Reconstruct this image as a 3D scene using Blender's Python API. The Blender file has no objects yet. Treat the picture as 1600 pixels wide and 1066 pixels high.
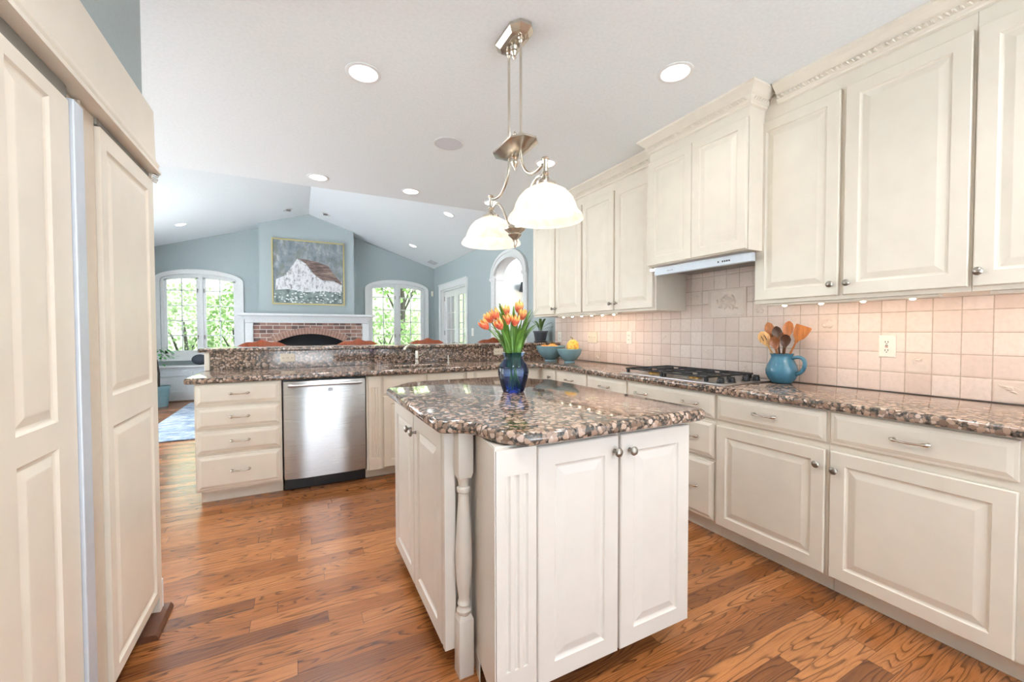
import bpy, bmesh, math, random
from mathutils import Vector as V, Matrix
R = random.Random(11)
C = bpy.context
S = C.scene
PI = math.pi

# ------------------------------------------------------------------ camera, world, sun, exposure
CAMZ = 1.24
def make_camera():
    yaw, pit, rol = math.radians(27.354), math.radians(-1.3957), math.radians(-0.0965)
    fw = V((math.sin(yaw) * math.cos(pit), math.cos(yaw) * math.cos(pit), math.sin(pit)))
    r = V((math.cos(yaw), -math.sin(yaw), 0)); u = r.cross(fw)
    r2 = r * math.cos(rol) + u * math.sin(rol); u2 = u * math.cos(rol) - r * math.sin(rol)
    cd = bpy.data.cameras.new('camera'); cam = bpy.data.objects.new('camera', cd)
    C.collection.objects.link(cam)
    m = Matrix((r2, u2, -fw)).transposed().to_4x4(); m.translation = V((0, 0, CAMZ))
    cam.matrix_world = m
    cd.sensor_width = 36; cd.sensor_fit = 'HORIZONTAL'; cd.lens = 645.38 / 1600 * 36
    cd.clip_start = .05; cd.clip_end = 300
    S.camera = cam
make_camera()
W = bpy.data.worlds.new('sky'); S.world = W; W.use_nodes = True
nt = W.node_tree; nt.nodes.clear()
_o = nt.nodes.new('ShaderNodeOutputWorld'); _b = nt.nodes.new('ShaderNodeBackground')
_b.inputs[0].default_value = (.84, .91, 1, 1); _b.inputs[1].default_value = 4.0
nt.links.new(_b.outputs[0], _o.inputs[0])
sd = bpy.data.lights.new('sun', 'SUN'); sd.energy = 74.0; sd.angle = .05; sd.color = (.905, .945, 1)
so = bpy.data.objects.new('sun', sd); C.collection.objects.link(so)
so.rotation_euler = (math.radians(48), 0, math.radians(-2))      # from behind the viewer; an added overhead block shades the far garden
S.view_settings.view_transform = 'Standard'; S.view_settings.look = 'None'
S.view_settings.gamma = 1; S.view_settings.exposure = 0.32
S.view_settings.use_curve_mapping = False
S.cycles.max_bounces = 10; S.cycles.diffuse_bounces = 5; S.cycles.glossy_bounces = 4
S.cycles.transmission_bounces = 6; S.cycles.transparent_max_bounces = 12
S.cycles.use_denoising = True; S.cycles.sample_clamp_indirect = 6
S.cycles.caustics_reflective = False; S.cycles.caustics_refractive = False
LAMP = 1.5                                                          # scale of all the ceiling lamps

# ------------------------------------------------------------------ materials
def srgb(r, g, b):
    f = lambda c: (c / 255 / 12.92) if c / 255 <= .04045 else ((c / 255 + .055) / 1.055) ** 2.4
    return (f(r), f(g), f(b), 1)
class NT:
    def __init__(s, name):
        s.m = bpy.data.materials.new(name); s.m.use_nodes = True
        s.t = s.m.node_tree; s.t.nodes.clear()
        s.out = s.t.nodes.new('ShaderNodeOutputMaterial')
    def n(s, typ, **kw):
        n = s.t.nodes.new('ShaderNode' + typ)
        for k, v in kw.items():
            if k.startswith('i_'):
                n.inputs[int(k[2:]) if k[2:].isdigit() else k[2:].replace('_', ' ')].default_value = v
            else: setattr(n, k, v)
        return n
    def l(s, a, b): s.t.links.new(a, b)
    def math(s, op, a, b=None, c=None):
        n = s.n('Math', operation=op)
        for i, x in enumerate((a, b, c)):
            if x is None: continue
            if isinstance(x, (int, float)): n.inputs[i].default_value = x
            else: s.l(x, n.inputs[i])
        return n.outputs[0]
    def ramp(s, fac, stops, interp='LINEAR'):
        n = s.n('ValToRGB'); n.color_ramp.interpolation = interp
        e = n.color_ramp.elements
        e[0].position, e[0].color = stops[0]; e[1].position, e[1].color = stops[-1]
        for p, c in stops[1:-1]:
            x = e.new(p); x.color = c
        s.l(fac, n.inputs[0]); return n.outputs[0]
    def mix(s, fac, a, b, blend='MIX'):
        n = s.n('Mix', data_type='RGBA', blend_type=blend)
        for i, x in ((0, fac), (6, a), (7, b)):
            if isinstance(x, (int, float, tuple)): n.inputs[i].default_value = x
            else: s.l(x, n.inputs[i])
        return n.outputs[2]
    def bump(s, h, strength=.2, dist=.01):
        n = s.n('Bump'); n.inputs['Strength'].default_value = strength; n.inputs['Distance'].default_value = dist
        s.l(h, n.inputs['Height']); return n.outputs[0]
    def pos(s): return s.n('NewGeometry').outputs['Position']
    def obj(s): return s.n('TexCoord').outputs['Object']
    def noise(s, vec, scale, detail=2, rough=.5, **kw):
        n = s.n('TexNoise', **kw); n.inputs['Scale'].default_value = scale; n.inputs['Detail'].default_value = detail
        n.inputs['Roughness'].default_value = rough
        s.l(vec, n.inputs['Vector']); return n
    def vmul(s, vec, xyz):
        n = s.n('VectorMath', operation='MULTIPLY'); s.l(vec, n.inputs[0]); n.inputs[1].default_value = xyz; return n.outputs[0]
    def prin(s, color=None, rough=.5, metal=0, normal=None, **kw):
        p = s.n('BsdfPrincipled')
        for key, x in (('Base Color', color), ('Roughness', rough), ('Metallic', metal)):
            if x is None: continue
            if isinstance(x, (int, float, tuple)): p.inputs[key].default_value = x
            else: s.l(x, p.inputs[key])
        if normal is not None: s.l(normal, p.inputs['Normal'])
        for k, v in kw.items():
            k = k.replace('_', ' ')
            if isinstance(v, (int, float, tuple)): p.inputs[k].default_value = v
            else: s.l(v, p.inputs[k])
        s.l(p.outputs[0], s.out.inputs[0]); return p
M = {}
def simple(name, col, rough=.5, metal=0, var=0, nscale=30, **kw):
    t = NT(name)
    c = srgb(*col)
    n = t.noise(t.obj(), nscale, 3)
    v = var or .03
    hi = tuple(min(1, x * (1 + v)) for x in c[:3]) + (1,); lo = tuple(x * (1 - v) for x in c[:3]) + (1,)
    t.prin(t.ramp(n.outputs[0], [(.3, lo), (.7, hi)]), rough, metal, **kw)
    M[name] = t.m
simple('cream_paint', (227, 218, 203), .34, var=.025, nscale=9)
simple('island_cream_dimmed', (221, 214, 205), .32, var=.02, nscale=9)  # the shared cream, darkened to offset strong light on the island
simple('part_and_shade_grey', (120, 116, 108), .5)  # grey of real parts, and of shade painted above the refrigerator doors
simple('white_trim', (238, 240, 240), .4)
simple('ceiling_white', (243, 249, 252), .8, nscale=60)
simple('wall_blue', (162, 173, 175), .75, nscale=60)
simple('hall_wall', (214, 221, 226), .75)
simple('seat_white', (222, 228, 232), .5)
simple('black_plastic', (22, 22, 24), .4)
simple('black_iron', (28, 28, 30), .55, var=.2)
simple('firebox_black', (9, 9, 12), .8)
simple('nickel', (200, 192, 180), .24, 1, var=.06)
simple('pewter', (150, 143, 134), .33, 1, var=.15, nscale=200)
simple('chrome', (215, 215, 215), .12, 1)
simple('brass', (190, 150, 84), .25, 1)
simple('aluminium', (206, 213, 222), .4, .25)
simple('outlet_white', (240, 236, 226), .4)
simple('outlet_cream', (230, 218, 198), .4)
simple('slot_dark', (70, 58, 50), .5)
simple('button_red', (170, 70, 50), .5)
simple('speaker_grey', (205, 206, 209), .9)
simple('lamp_shade_dark', (62, 66, 72), .7)
simple('pitcher_blue', (60, 108, 130), .14, var=.12, nscale=14)
simple('bowl_blue', (118, 152, 160), .25, var=.05)
simple('gourd_orange', (232, 150, 66), .45, var=.2, nscale=25)
simple('gourd_stem', (120, 100, 50), .7)
simple('pot_dark', (62, 66, 74), .35, var=.2)
simple('soil', (70, 46, 32), .9, var=.3, nscale=90)
simple('stem_green', (96, 138, 58), .5, var=.15)
simple('leaf_green', (92, 132, 50), .45, var=.5, nscale=22)
simple('plant_green', (78, 108, 52), .45, var=.3, nscale=20)
simple('house_plant_green', (66, 150, 70), .45, var=.3, nscale=12)
simple('cushion_dark', (66, 72, 82), .8)
simple('bark', (72, 66, 62), .9, var=.3)
simple('gold_frame', (188, 172, 118), .4, .5)
simple('brown_strip', (92, 54, 34), .5, var=.2)
simple('taupe_strip', (206, 192, 174), .35, .1)
simple('helper_stone', (184, 184, 182), .9, var=.1)  # stone of the added paving and shading blocks
for nm, c in (('wood_pale', (222, 172, 112)), ('wood_orange', (180, 112, 60)), ('wood_brown', (146, 88, 50)), ('wood_dark', (78, 48, 32)), ('stool_wood', (156, 74, 36))):
    t = NT(nm)
    n = t.noise(t.vmul(t.obj(), (60, 60, 7)), 1, 4, .6)
    c1 = srgb(*c); c0 = tuple(x * .55 for x in c1[:3]) + (1,)
    t.prin(t.ramp(n.outputs[0], [(.3, c0), (.62, c1)]), .35); M[nm] = t.m

def m_emit(name, col, st, diff=None):
    t = NT(name)
    if diff is None:
        e = t.n('Emission'); e.inputs[0].default_value = col; e.inputs[1].default_value = st
        t.l(e.outputs[0], t.out.inputs[0])
    else:
        t.prin(diff, .3, Emission_Color=col, Emission_Strength=st)
    M[name] = t.m
m_emit('lamp_lens', (1, .97, .92, 1), 6)
m_emit('bulb_glow', (1, .86, .66, 1), 9)
m_emit('strip_bulb', (1, .82, .58, 1), 30)
m_emit('sconce_glow', (1, .85, .6, 1), 5)

def m_shade():                                                      # alabaster glass lamp shade, lit from within
    t = NT('alabaster_glass')
    n = t.noise(t.obj(), 22, 5, .65)
    c = t.ramp(n.outputs[0], [(.35, (.86, .76, .64, 1)), (.6, (.90, .85, .78, 1))])
    p = t.prin(c, .25, Emission_Color=c, Emission_Strength=.2)
    tr = t.n('BsdfTranslucent'); t.l(c, tr.inputs[0])
    mx = t.n('MixShader'); mx.inputs[0].default_value = .4; t.l(p.outputs[0], mx.inputs[1]); t.l(tr.outputs[0], mx.inputs[2])
    t.l(mx.outputs[0], t.out.inputs[0]); M['alabaster_glass'] = t.m
m_shade()

def m_granite():
    t = NT('granite'); p = t.pos()
    wob = t.noise(p, 28, 2); d = t.n('VectorMath', operation='MULTIPLY_ADD')
    t.l(wob.outputs['Color'], d.inputs[0]); d.inputs[1].default_value = (.024,) * 3; t.l(p, d.inputs[2])
    v = t.n('TexVoronoi'); v.inputs['Scale'].default_value = 50; t.l(d.outputs[0], v.inputs['Vector'])
    v.inputs['Randomness'].default_value = 1
    cell = t.n('SeparateColor'); t.l(v.outputs['Color'], cell.inputs[0])
    blob = t.ramp(cell.outputs[0], [(0, (.13, .085, .06, 1)), (.22, (.26, .165, .115, 1)), (.45, (.40, .27, .195, 1)), (.7, (.52, .37, .285, 1)), (1, (.62, .48, .40, 1))])
    fine = t.noise(p, 260, 3, .7)
    blob = t.mix(t.math('MULTIPLY', fine.outputs[0], .45), blob, (.17, .11, .08, 1))
    th = t.math('ADD', v.outputs['Distance'], t.math('MULTIPLY', cell.outputs[1], .28))
    th = t.math('ADD', th, t.math('MULTIPLY', t.math('SUBTRACT', fine.outputs[0], .5), .35))
    mask = t.ramp(th, [(.60, (0, 0, 0, 1)), (.72, (1, 1, 1, 1))])
    dark = t.ramp(t.noise(p, 90, 3).outputs[0], [(.32, (.014, .014, .013, 1)), (.52, (.07, .058, .048, 1)), (.66, (.22, .15, .11, 1))])
    t.prin(t.mix(mask, blob, dark), .07, Specular_IOR_Level=.6); M['granite'] = t.m
m_granite()

def m_floor():
    t = NT('oak_floor'); p = t.pos()
    s = t.n('SeparateXYZ'); t.l(p, s.inputs[0])
    wd = .0825
    row = t.math('FLOOR', t.math('DIVIDE', s.outputs[1], wd))
    wn = t.n('TexWhiteNoise', noise_dimensions='1D'); t.l(row, wn.inputs['W'])
    x2 = t.math('ADD', s.outputs[0], t.math('MULTIPLY', wn.outputs[0], 7.3))
    ln = t.math('DIVIDE', x2, .95)
    col = t.math('FLOOR', ln)
    cv = t.n('CombineXYZ'); t.l(row, cv.inputs[0]); t.l(col, cv.inputs[1])
    w2 = t.n('TexWhiteNoise', noise_dimensions='2D'); t.l(cv.outputs[0], w2.inputs['Vector'])
    rnd = w2.outputs['Value']; rc = t.n('SeparateColor'); t.l(w2.outputs['Color'], rc.inputs[0])
    fy = t.math('FRACT', t.math('DIVIDE', s.outputs[1], wd)); fx = t.math('FRACT', ln)
    # cathedral grain: rings of a log cut lengthwise
    gv = t.n('CombineXYZ')
    t.l(t.math('ADD', t.math('MULTIPLY', s.outputs[0], .85), t.math('MULTIPLY', rnd, 37)), gv.inputs[0])
    t.l(t.math('ADD', t.math('MULTIPLY', s.outputs[1], 8.5), t.math('MULTIPLY', rc.outputs[1], 19)), gv.inputs[1])
    t.l(t.math('MULTIPLY', rc.outputs[2], 11), gv.inputs[2])
    n1 = t.noise(gv.outputs[0], 1.25, 2, .40)
    rings = t.math('FRACT', t.math('MULTIPLY', n1.outputs[0], 21))
    line = t.ramp(rings, [(0, (1, 1, 1, 1)), (.08, (.8, .8, .8, 1)), (.26, (.2, .2, .2, 1)), (.75, (0, 0, 0, 1)), (.94, (.15, .15, .15, 1)), (1, (1, 1, 1, 1))])
    pores = t.noise(t.vmul(gv.outputs[0], (7, 34, 1)), 2.2, 4, .7)
    pm = t.ramp(pores.outputs[0], [(.48, (0, 0, 0, 1)), (.68, (1, 1, 1, 1))])
    base = t.ramp(rnd, [(0, srgb(116, 70, 40)), (.3, srgb(152, 93, 51)), (.7, srgb(176, 112, 62)), (1, srgb(194, 129, 78))])
    tone = t.noise(gv.outputs[0], .8, 2)
    base = t.mix(t.math('MULTIPLY', tone.outputs[0], .45), base, srgb(150, 88, 44))
    fade = t.ramp(t.noise(t.vmul(gv.outputs[0], (2, 6, 1)), 1.3, 3).outputs[0], [(.34, (.55, .55, .55, 1)), (.6, (1, 1, 1, 1))])
    c = t.mix(t.math('MULTIPLY', t.math('MULTIPLY', line, fade), .86), base, srgb(52, 27, 14))
    c = t.mix(t.math('MULTIPLY', pm, .52), c, srgb(64, 34, 20))
    e1 = t.math('LESS_THAN', fy, .022); e2 = t.math('LESS_THAN', fx, .0022)
    gap = t.math('MAXIMUM', e1, e2)
    c = t.mix(t.math('MULTIPLY', gap, .75), c, srgb(34, 20, 12))
    h = t.math('SUBTRACT', t.math('MULTIPLY', pm, -.15), gap)
    rg = t.ramp(pores.outputs[0], [(.3, (.15, .15, .15, 1)), (.8, (.27, .27, .27, 1))])
    t.prin(c, rg, normal=t.bump(h, .12, .004), Specular_IOR_Level=.5); M['oak_floor'] = t.m
m_floor()

def m_tile():
    t = NT('tumbled_tile'); p = t.pos()
    s = t.n('SeparateXYZ'); t.l(p, s.inputs[0])
    u = t.math('DIVIDE', t.math('SUBTRACT', s.outputs[1], .66), .1015)
    v = t.math('DIVIDE', t.math('SUBTRACT', s.outputs[2], .914), .1055)
    fu, fv = t.math('FRACT', u), t.math('FRACT', v)
    wob = t.noise(p, 30, 2)
    wv = t.math('MULTIPLY', t.math('SUBTRACT', wob.outputs[0], .5), .03)
    du = t.math('ADD', t.math('MINIMUM', fu, t.math('SUBTRACT', 1, fu)), wv)
    dv = t.math('ADD', t.math('MINIMUM', fv, t.math('SUBTRACT', 1, fv)), wv)
    d = t.math('MINIMUM', du, dv)
    cv = t.n('CombineXYZ'); t.l(t.math('FLOOR', u), cv.inputs[0]); t.l(t.math('FLOOR', v), cv.inputs[1])
    wn = t.n('TexWhiteNoise', noise_dimensions='2D'); t.l(cv.outputs[0], wn.inputs['Vector'])
    col = t.ramp(wn.outputs['Value'], [(0, srgb(222, 201, 190)), (.5, srgb(231, 212, 202)), (1, srgb(238, 222, 213))])
    vein = t.noise(p, 45, 4, .65)
    col = t.mix(t.ramp(vein.outputs[0], [(.45, (0, 0, 0, 1)), (.75, (.35, .35, .35, 1))]), col, srgb(200, 184, 172))
    g = t.ramp(d, [(.012, (1, 1, 1, 1)), (.03, (0, 0, 0, 1))])
    col = t.mix(g, col, srgb(186, 166, 150))
    h = t.ramp(d, [(.01, (0, 0, 0, 1)), (.09, (1, 1, 1, 1))])
    t.prin(col, .5, normal=t.bump(h, .3, .004)); M['tumbled_tile'] = t.m
m_tile()
simple('relief_tile', (228, 212, 200), .5, var=.05)

def m_steel():
    t = NT('brushed_steel'); p = t.pos()
    n = t.noise(t.vmul(p, (2, 2, 420)), 1, 3, .6)
    t.prin(t.ramp(n.outputs[0], [(.3, (.47, .465, .46, 1)), (.7, (.51, .505, .50, 1))]), t.ramp(n.outputs[0], [(.2, (.24,) * 3 + (1,)), (.8, (.36,) * 3 + (1,))]), 1,
           Anisotropic=.85, Anisotropic_Rotation=.25, Tangent=t.n('Tangent', direction_type='RADIAL', axis='Z').outputs[0]); M['brushed_steel'] = t.m
m_steel()

def m_brick(name, arch=False):
    t = NT(name); p = t.pos()
    s = t.n('SeparateXYZ'); t.l(p, s.inputs[0])
    cv = t.n('CombineXYZ'); t.l(s.outputs[0], cv.inputs[0]); t.l(s.outputs[2], cv.inputs[1])
    b = t.n('TexBrick'); t.l(cv.outputs[0], b.inputs['Vector'])
    b.inputs['Scale'].default_value = 1; b.inputs['Brick Width'].default_value = .21; b.inputs['Row Height'].default_value = .075
    b.inputs['Mortar Size'].default_value = .007; b.inputs['Color1'].default_value = (0, 0, 0, 1); b.inputs['Color2'].default_value = (1, 1, 1, 1)
    b.inputs['Bias'].default_value = 0; b.inputs['Mortar'].default_value = (.5, .5, .5, 1)
    rw = t.math('FLOOR', t.math('DIVIDE', s.outputs[2], .075)); cl = t.math('FLOOR', t.math('ADD', t.math('DIVIDE', s.outputs[0], .21), t.math('MULTIPLY', t.math('MODULO', rw, 2), .5)))
    bv = t.n('CombineXYZ'); t.l(rw, bv.inputs[0]); t.l(cl, bv.inputs[1]); wn = t.n('TexWhiteNoise', noise_dimensions='2D'); t.l(bv.outputs[0], wn.inputs['Vector'])
    c = t.ramp(wn.outputs['Value'], [(0, srgb(62, 48, 50)), (.25, srgb(104, 70, 62)), (.6, srgb(132, 92, 80)), (1, srgb(160, 124, 112))])
    n = t.noise(p, 60, 3)
    c = t.mix(t.math('MULTIPLY', n.outputs[0], .22), c, srgb(196, 168, 154))
    c = t.mix(b.outputs['Fac'], c, srgb(206, 196, 186)) if not arch else c
    t.prin(c, .85); M[name] = t.m
m_brick('brick')
simple('arch_brick', (160, 122, 106), .85, var=.25, nscale=16)
simple('mortar', (208, 198, 188), .9)

def m_rug():
    t = NT('rug_weave'); p = t.pos()
    n = t.noise(t.vmul(p, (3, 9, 1)), 1.6, 8, .72); n2 = t.noise(p, 3.5, 5, .7)
    c = t.ramp(n.outputs[0], [(.34, srgb(84, 104, 128)), (.47, srgb(140, 160, 182)), (.56, srgb(206, 212, 216)), (.7, srgb(232, 232, 228))])
    c = t.mix(t.ramp(n2.outputs[0], [(.45, (0, 0, 0, 1)), (.62, (.7, .7, .7, 1))]), c, srgb(108, 128, 152))
    t.prin(c, .95); M['rug_weave'] = t.m
m_rug()
simple('bounce_rug', (222, 224, 226), .95, var=.05)

def m_glass():
    t = NT('window_glass')
    tr = t.n('BsdfTransparent'); gl = t.n('BsdfGlossy'); gl.inputs['Roughness'].default_value = .02
    fr = t.n('Fresnel'); fr.inputs[0].default_value = 1.45
    mx = t.n('MixShader'); t.l(fr.outputs[0], mx.inputs[0]); t.l(tr.outputs[0], mx.inputs[1]); t.l(gl.outputs[0], mx.inputs[2])
    t.l(mx.outputs[0], t.out.inputs[0]); M['window_glass'] = t.m
    t = NT('blue_glass')
    lw = t.n('LayerWeight'); lw.inputs[0].default_value = .45
    s = t.n('SeparateXYZ'); t.l(t.obj(), s.inputs[0])
    inner = t.ramp(t.math('MULTIPLY', s.outputs[2], 5), [(0, (.13, .24, .78, 1)), (.35, (.50, .64, .92, 1)), (.75, (.52, .70, .82, 1)), (1, (.16, .36, .46, 1))])
    col = t.mix(lw.outputs['Facing'], inner, (.10, .17, .46, 1))
    tr = t.n('BsdfTransparent'); t.l(col, tr.inputs[0])
    gl = t.n('BsdfGlossy'); gl.inputs['Roughness'].default_value = .04
    df = t.n('BsdfDiffuse'); df.inputs[0].default_value = (.04, .10, .36, 1)
    m0 = t.n('MixShader'); m0.inputs[0].default_value = .08; t.l(tr.outputs[0], m0.inputs[1]); t.l(df.outputs[0], m0.inputs[2])
    fr = t.n('Fresnel'); fr.inputs[0].default_value = 1.5
    m1 = t.n('MixShader'); t.l(fr.outputs[0], m1.inputs[0]); t.l(m0.outputs[0], m1.inputs[1]); t.l(gl.outputs[0], m1.inputs[2])
    t.l(m1.outputs[0], t.out.inputs[0]); M['blue_glass'] = t.m
m_glass()

def m_tulip():
    t = NT('tulip_petal'); s = t.n('SeparateXYZ'); t.l(t.obj(), s.inputs[0])
    n = t.noise(t.vmul(t.obj(), (90, 90, 14)), 1, 3, .6)
    f = t.math('ADD', t.math('MULTIPLY', s.outputs[2], 0), n.outputs[0])
    g = t.n('TexCoord').outputs['Generated']; gs = t.n('SeparateXYZ'); t.l(g, gs.inputs[0])
    f = t.math('ADD', t.math('MULTIPLY', gs.outputs[2], .55), t.math('MULTIPLY', n.outputs[0], .75))
    c = t.ramp(f, [(.28, srgb(250, 214, 120)), (.40, srgb(226, 116, 84)), (.54, srgb(216, 84, 66)), (.66, srgb(240, 150, 96)), (.78, srgb(252, 206, 110)), (.95, srgb(254, 226, 150))])
    t.prin(c, .45, Subsurface_Weight=.0); M['tulip_petal'] = t.m
    t = NT('gourd_striped'); s = t.n('SeparateXYZ'); t.l(t.obj(), s.inputs[0])
    n = t.noise(t.obj(), 40, 3)
    t.prin(t.ramp(n.outputs[0], [(.35, srgb(226, 150, 50)), (.6, srgb(248, 206, 96))]), .4); M['gourd_striped'] = t.m
m_tulip()

def m_paint():
    t = NT('canvas_paint'); p = t.obj()
    n = t.noise(t.vmul(p, (5, 1, 3.2)), 1.6, 7, .68); n2 = t.noise(t.vmul(p, (7, 1, 4)), 1.1, 3, .5)
    c = t.ramp(n.outputs[0], [(.28, srgb(84, 92, 98)), (.44, srgb(116, 124, 130)), (.54, srgb(136, 144, 148)), (.62, srgb(160, 164, 170)), (.72, srgb(206, 208, 212))])
    c = t.mix(t.ramp(n2.outputs[0], [(.5, (0, 0, 0, 1)), (.62, (.7, .7, .7, 1))]), c, srgb(116, 120, 112))
    t.prin(c, .8); M['canvas_paint'] = t.m
    t = NT('barn_white'); p = t.obj(); n = t.noise(t.vmul(p, (14, 1, 9)), 1, 6, .75)
    t.prin(t.ramp(n.outputs[0], [(.36, srgb(70, 68, 72)), (.43, srgb(176, 174, 178)), (.52, srgb(226, 226, 228))]), .8); M['barn_white'] = t.m
    t = NT('barn_roof'); p = t.obj(); n = t.noise(t.vmul(p, (4, 1, 20)), 1, 5, .7)
    t.prin(t.ramp(n.outputs[0], [(.38, srgb(66, 56, 54)), (.55, srgb(128, 106, 98)), (.68, srgb(158, 140, 130))]), .8); M['barn_roof'] = t.m
    t = NT('meadow_paint'); p = t.obj()
    v = t.n('TexVoronoi'); v.inputs['Scale'].default_value = 1; t.l(t.vmul(p, (17, 1, 24)), v.inputs['Vector'])
    n = t.noise(t.vmul(p, (12, 1, 12)), 1, 4)
    g = t.ramp(n.outputs[0], [(.35, srgb(72, 84, 84)), (.6, srgb(136, 150, 146))])
    t.prin(t.mix(t.ramp(v.outputs['Distance'], [(.28, (1, 1, 1, 1)), (.38, (0, 0, 0, 1))]), g, srgb(222, 226, 226)), .8); M['meadow_paint'] = t.m
m_paint()

def m_leaf(name, stops):
    t = NT(name); n = t.noise(t.pos(), 3.0, 5, .7)
    c = t.ramp(n.outputs[0], stops)
    p = t.prin(c, .6)
    tr = t.n('BsdfTranslucent'); t.l(c, tr.inputs[0])
    mx = t.n('MixShader'); mx.inputs[0].default_value = .4; t.l(p.outputs[0], mx.inputs[1]); t.l(tr.outputs[0], mx.inputs[2])
    t.l(mx.outputs[0], t.out.inputs[0]); M[name] = t.m
m_leaf('garden_leaf', [(.3, srgb(96, 130, 72)), (.5, srgb(140, 172, 108)), (.7, srgb(180, 200, 148))])
m_leaf('pale_leaf', [(.3, srgb(130, 158, 106)), (.5, srgb(168, 190, 140)), (.7, srgb(200, 212, 178))])
m_leaf('lawn', [(.3, srgb(146, 162, 118)), (.6, srgb(172, 184, 144)), (.8, srgb(188, 196, 168))])

# ------------------------------------------------------------------ geometry collector
class G:
    def __init__(s): s.b = bmesh.new()
    def face(s, pts):
        try: return s.b.faces.new([s.b.verts.new(p) for p in pts])
        except ValueError: return None
    def box(s, x0, x1, y0, y1, z0, z1, bev=0, seg=2):
        b = bmesh.new(); bmesh.ops.create_cube(b, size=1)
        for v in b.verts:
            v.co = V(((x0 + x1) / 2 + v.co.x * (x1 - x0), (y0 + y1) / 2 + v.co.y * (y1 - y0), (z0 + z1) / 2 + v.co.z * (z1 - z0)))
        if bev: bmesh.ops.bevel(b, geom=b.edges[:], offset=bev, segments=seg, affect='EDGES', profile=.5)
        s.merge(b); return s
    def merge(s, b, mat=None):
        if mat is not None: bmesh.ops.transform(b, matrix=mat, verts=b.verts)
        m = {v: s.b.verts.new(v.co) for v in b.verts}
        for f in b.faces:
            try: s.b.faces.new([m[v] for v in f.verts])
            except ValueError: pass
        b.free()
    def loops(s, rings, close=True, cap0=True, cap1=True):
        vs = [[s.b.verts.new(p) for p in r] for r in rings]
        n = len(vs[0])
        for a, b in zip(vs, vs[1:]):
            for i in range(n if close else n - 1):
                j = (i + 1) % n
                s.b.faces.new((a[i], a[j], b[j], b[i]))
        if cap0: s.b.faces.new(vs[0][::-1])
        if cap1: s.b.faces.new(vs[-1])
        return s
    def prism(s, poly, f0, f1):                                     # poly of 2-D points, f0/f1 map (a,b) to the two end faces
        s.loops([[V(f0(a, b)) for a, b in poly], [V(f1(a, b)) for a, b in poly]]); return s
    def tube(s, pts, rad, seg=8, caps=True, flat=1.0):
        pts = [V(p) for p in pts]; n = len(pts)
        rad = rad if isinstance(rad, (list, tuple)) else [rad] * n
        rings = []; up = None
        for i, p in enumerate(pts):
            d = (pts[min(i + 1, n - 1)] - pts[max(i - 1, 0)]).normalized()
            if up is None:
                up = d.cross(V((0, 0, 1)) if abs(d.z) < .9 else V((0, 1, 0))).normalized()
            up = (up - d * up.dot(d)).normalized(); sd = d.cross(up)
            rings.append([p + (up * math.cos(2 * PI * k / seg) + sd * (math.sin(2 * PI * k / seg) * flat)) * rad[i] for k in range(seg)])
        s.loops(rings, True, caps, caps); return s
    def lathe(s, prof, cen=(0, 0, 0), seg=24, axis=V((0, 0, 1)), caps=(True, True), rib=None):
        axis = V(axis).normalized(); q = V((0, 0, 1)).rotation_difference(axis); c = V(cen)
        rings = []
        for r, z in prof:
            ring = []
            for k in range(seg):
                a = 2 * PI * k / seg; rr = max(r, 1e-4) * (rib(a) if rib else 1)
                ring.append(c + q @ V((rr * math.cos(a), rr * math.sin(a), z)))
            rings.append(ring)
        s.loops(rings, True, *caps); return s
    def sphere(s, c, r, sc=(1, 1, 1), sub=2, noise=0):
        b = bmesh.new(); bmesh.ops.create_icosphere(b, subdivisions=sub, radius=r)
        for v in b.verts:
            k = 1 + (R.random() - .5) * noise
            v.co = V((v.co.x * sc[0] * k, v.co.y * sc[1] * k, v.co.z * sc[2] * k)) + V(c)
        s.merge(b); return s
    def panel(s, F, u0, u1, v0, v1, rings, back=None):              # nested rectangles (inset, height) in the face frame F(u,v,w)
        rr = []
        for ins, w in rings:
            rr.append([F(u0 + ins, v0 + ins, w), F(u1 - ins, v0 + ins, w), F(u1 - ins, v1 - ins, w), F(u0 + ins, v1 - ins, w)])
        s.loops(rr, True, back is None, True); return s
def frame(o, u, v, w):
    o, u, v, w = V(o), V(u), V(v), V(w)
    return lambda a, b, c=0: o + u * a + v * b + w * c
def face_x(x): return frame((x, 0, 0), (0, -1, 0), (0, 0, 1), (-1, 0, 0))     # right-hand run, looks towards -x; u = -y
def face_y(y): return frame((0, y, 0), (1, 0, 0), (0, 0, 1), (0, -1, 0))      # looks towards the camera
def face_f(x): return frame((x, 0, 0), (0, 1, 0), (0, 0, 1), (1, 0, 0))       # fridge, looks towards +x; u = y

def origin(o):
    l = V((0, 0, 0))
    while o is not None:
        l += o.location; o = o.parent
    return l
def obj(name, g, mat, parent=None, smooth=False, loc=None, angle=40):
    b = g.b if isinstance(g, G) else g
    bmesh.ops.remove_doubles(b, verts=b.verts, dist=1e-6)
    bmesh.ops.recalc_face_normals(b, faces=b.faces)
    org = origin(parent) if parent is not None else (V(loc) if loc is not None else V((0, 0, 0)))
    if parent is None and loc is None:
        xs = [v.co for v in b.verts]
        org = V((sum(v.x for v in xs) / len(xs), sum(v.y for v in xs) / len(xs), min(v.z for v in xs)))
    bmesh.ops.translate(b, vec=-org, verts=b.verts)
    me = bpy.data.meshes.new(name); b.to_mesh(me); b.free()
    me.materials.append(M[mat] if isinstance(mat, str) else mat)
    if smooth:
        for p in me.polygons: p.use_smooth = True
        me.set_sharp_from_angle(angle=math.radians(angle))
    o = bpy.data.objects.new(name, me); C.collection.objects.link(o)
    if parent is not None: o.parent = parent
    else: o.location = org
    return o
def tag(o, label, cat, group=None):
    o['label'] = label; o['category'] = cat
    if group: o['group'] = group
    return o
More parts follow.
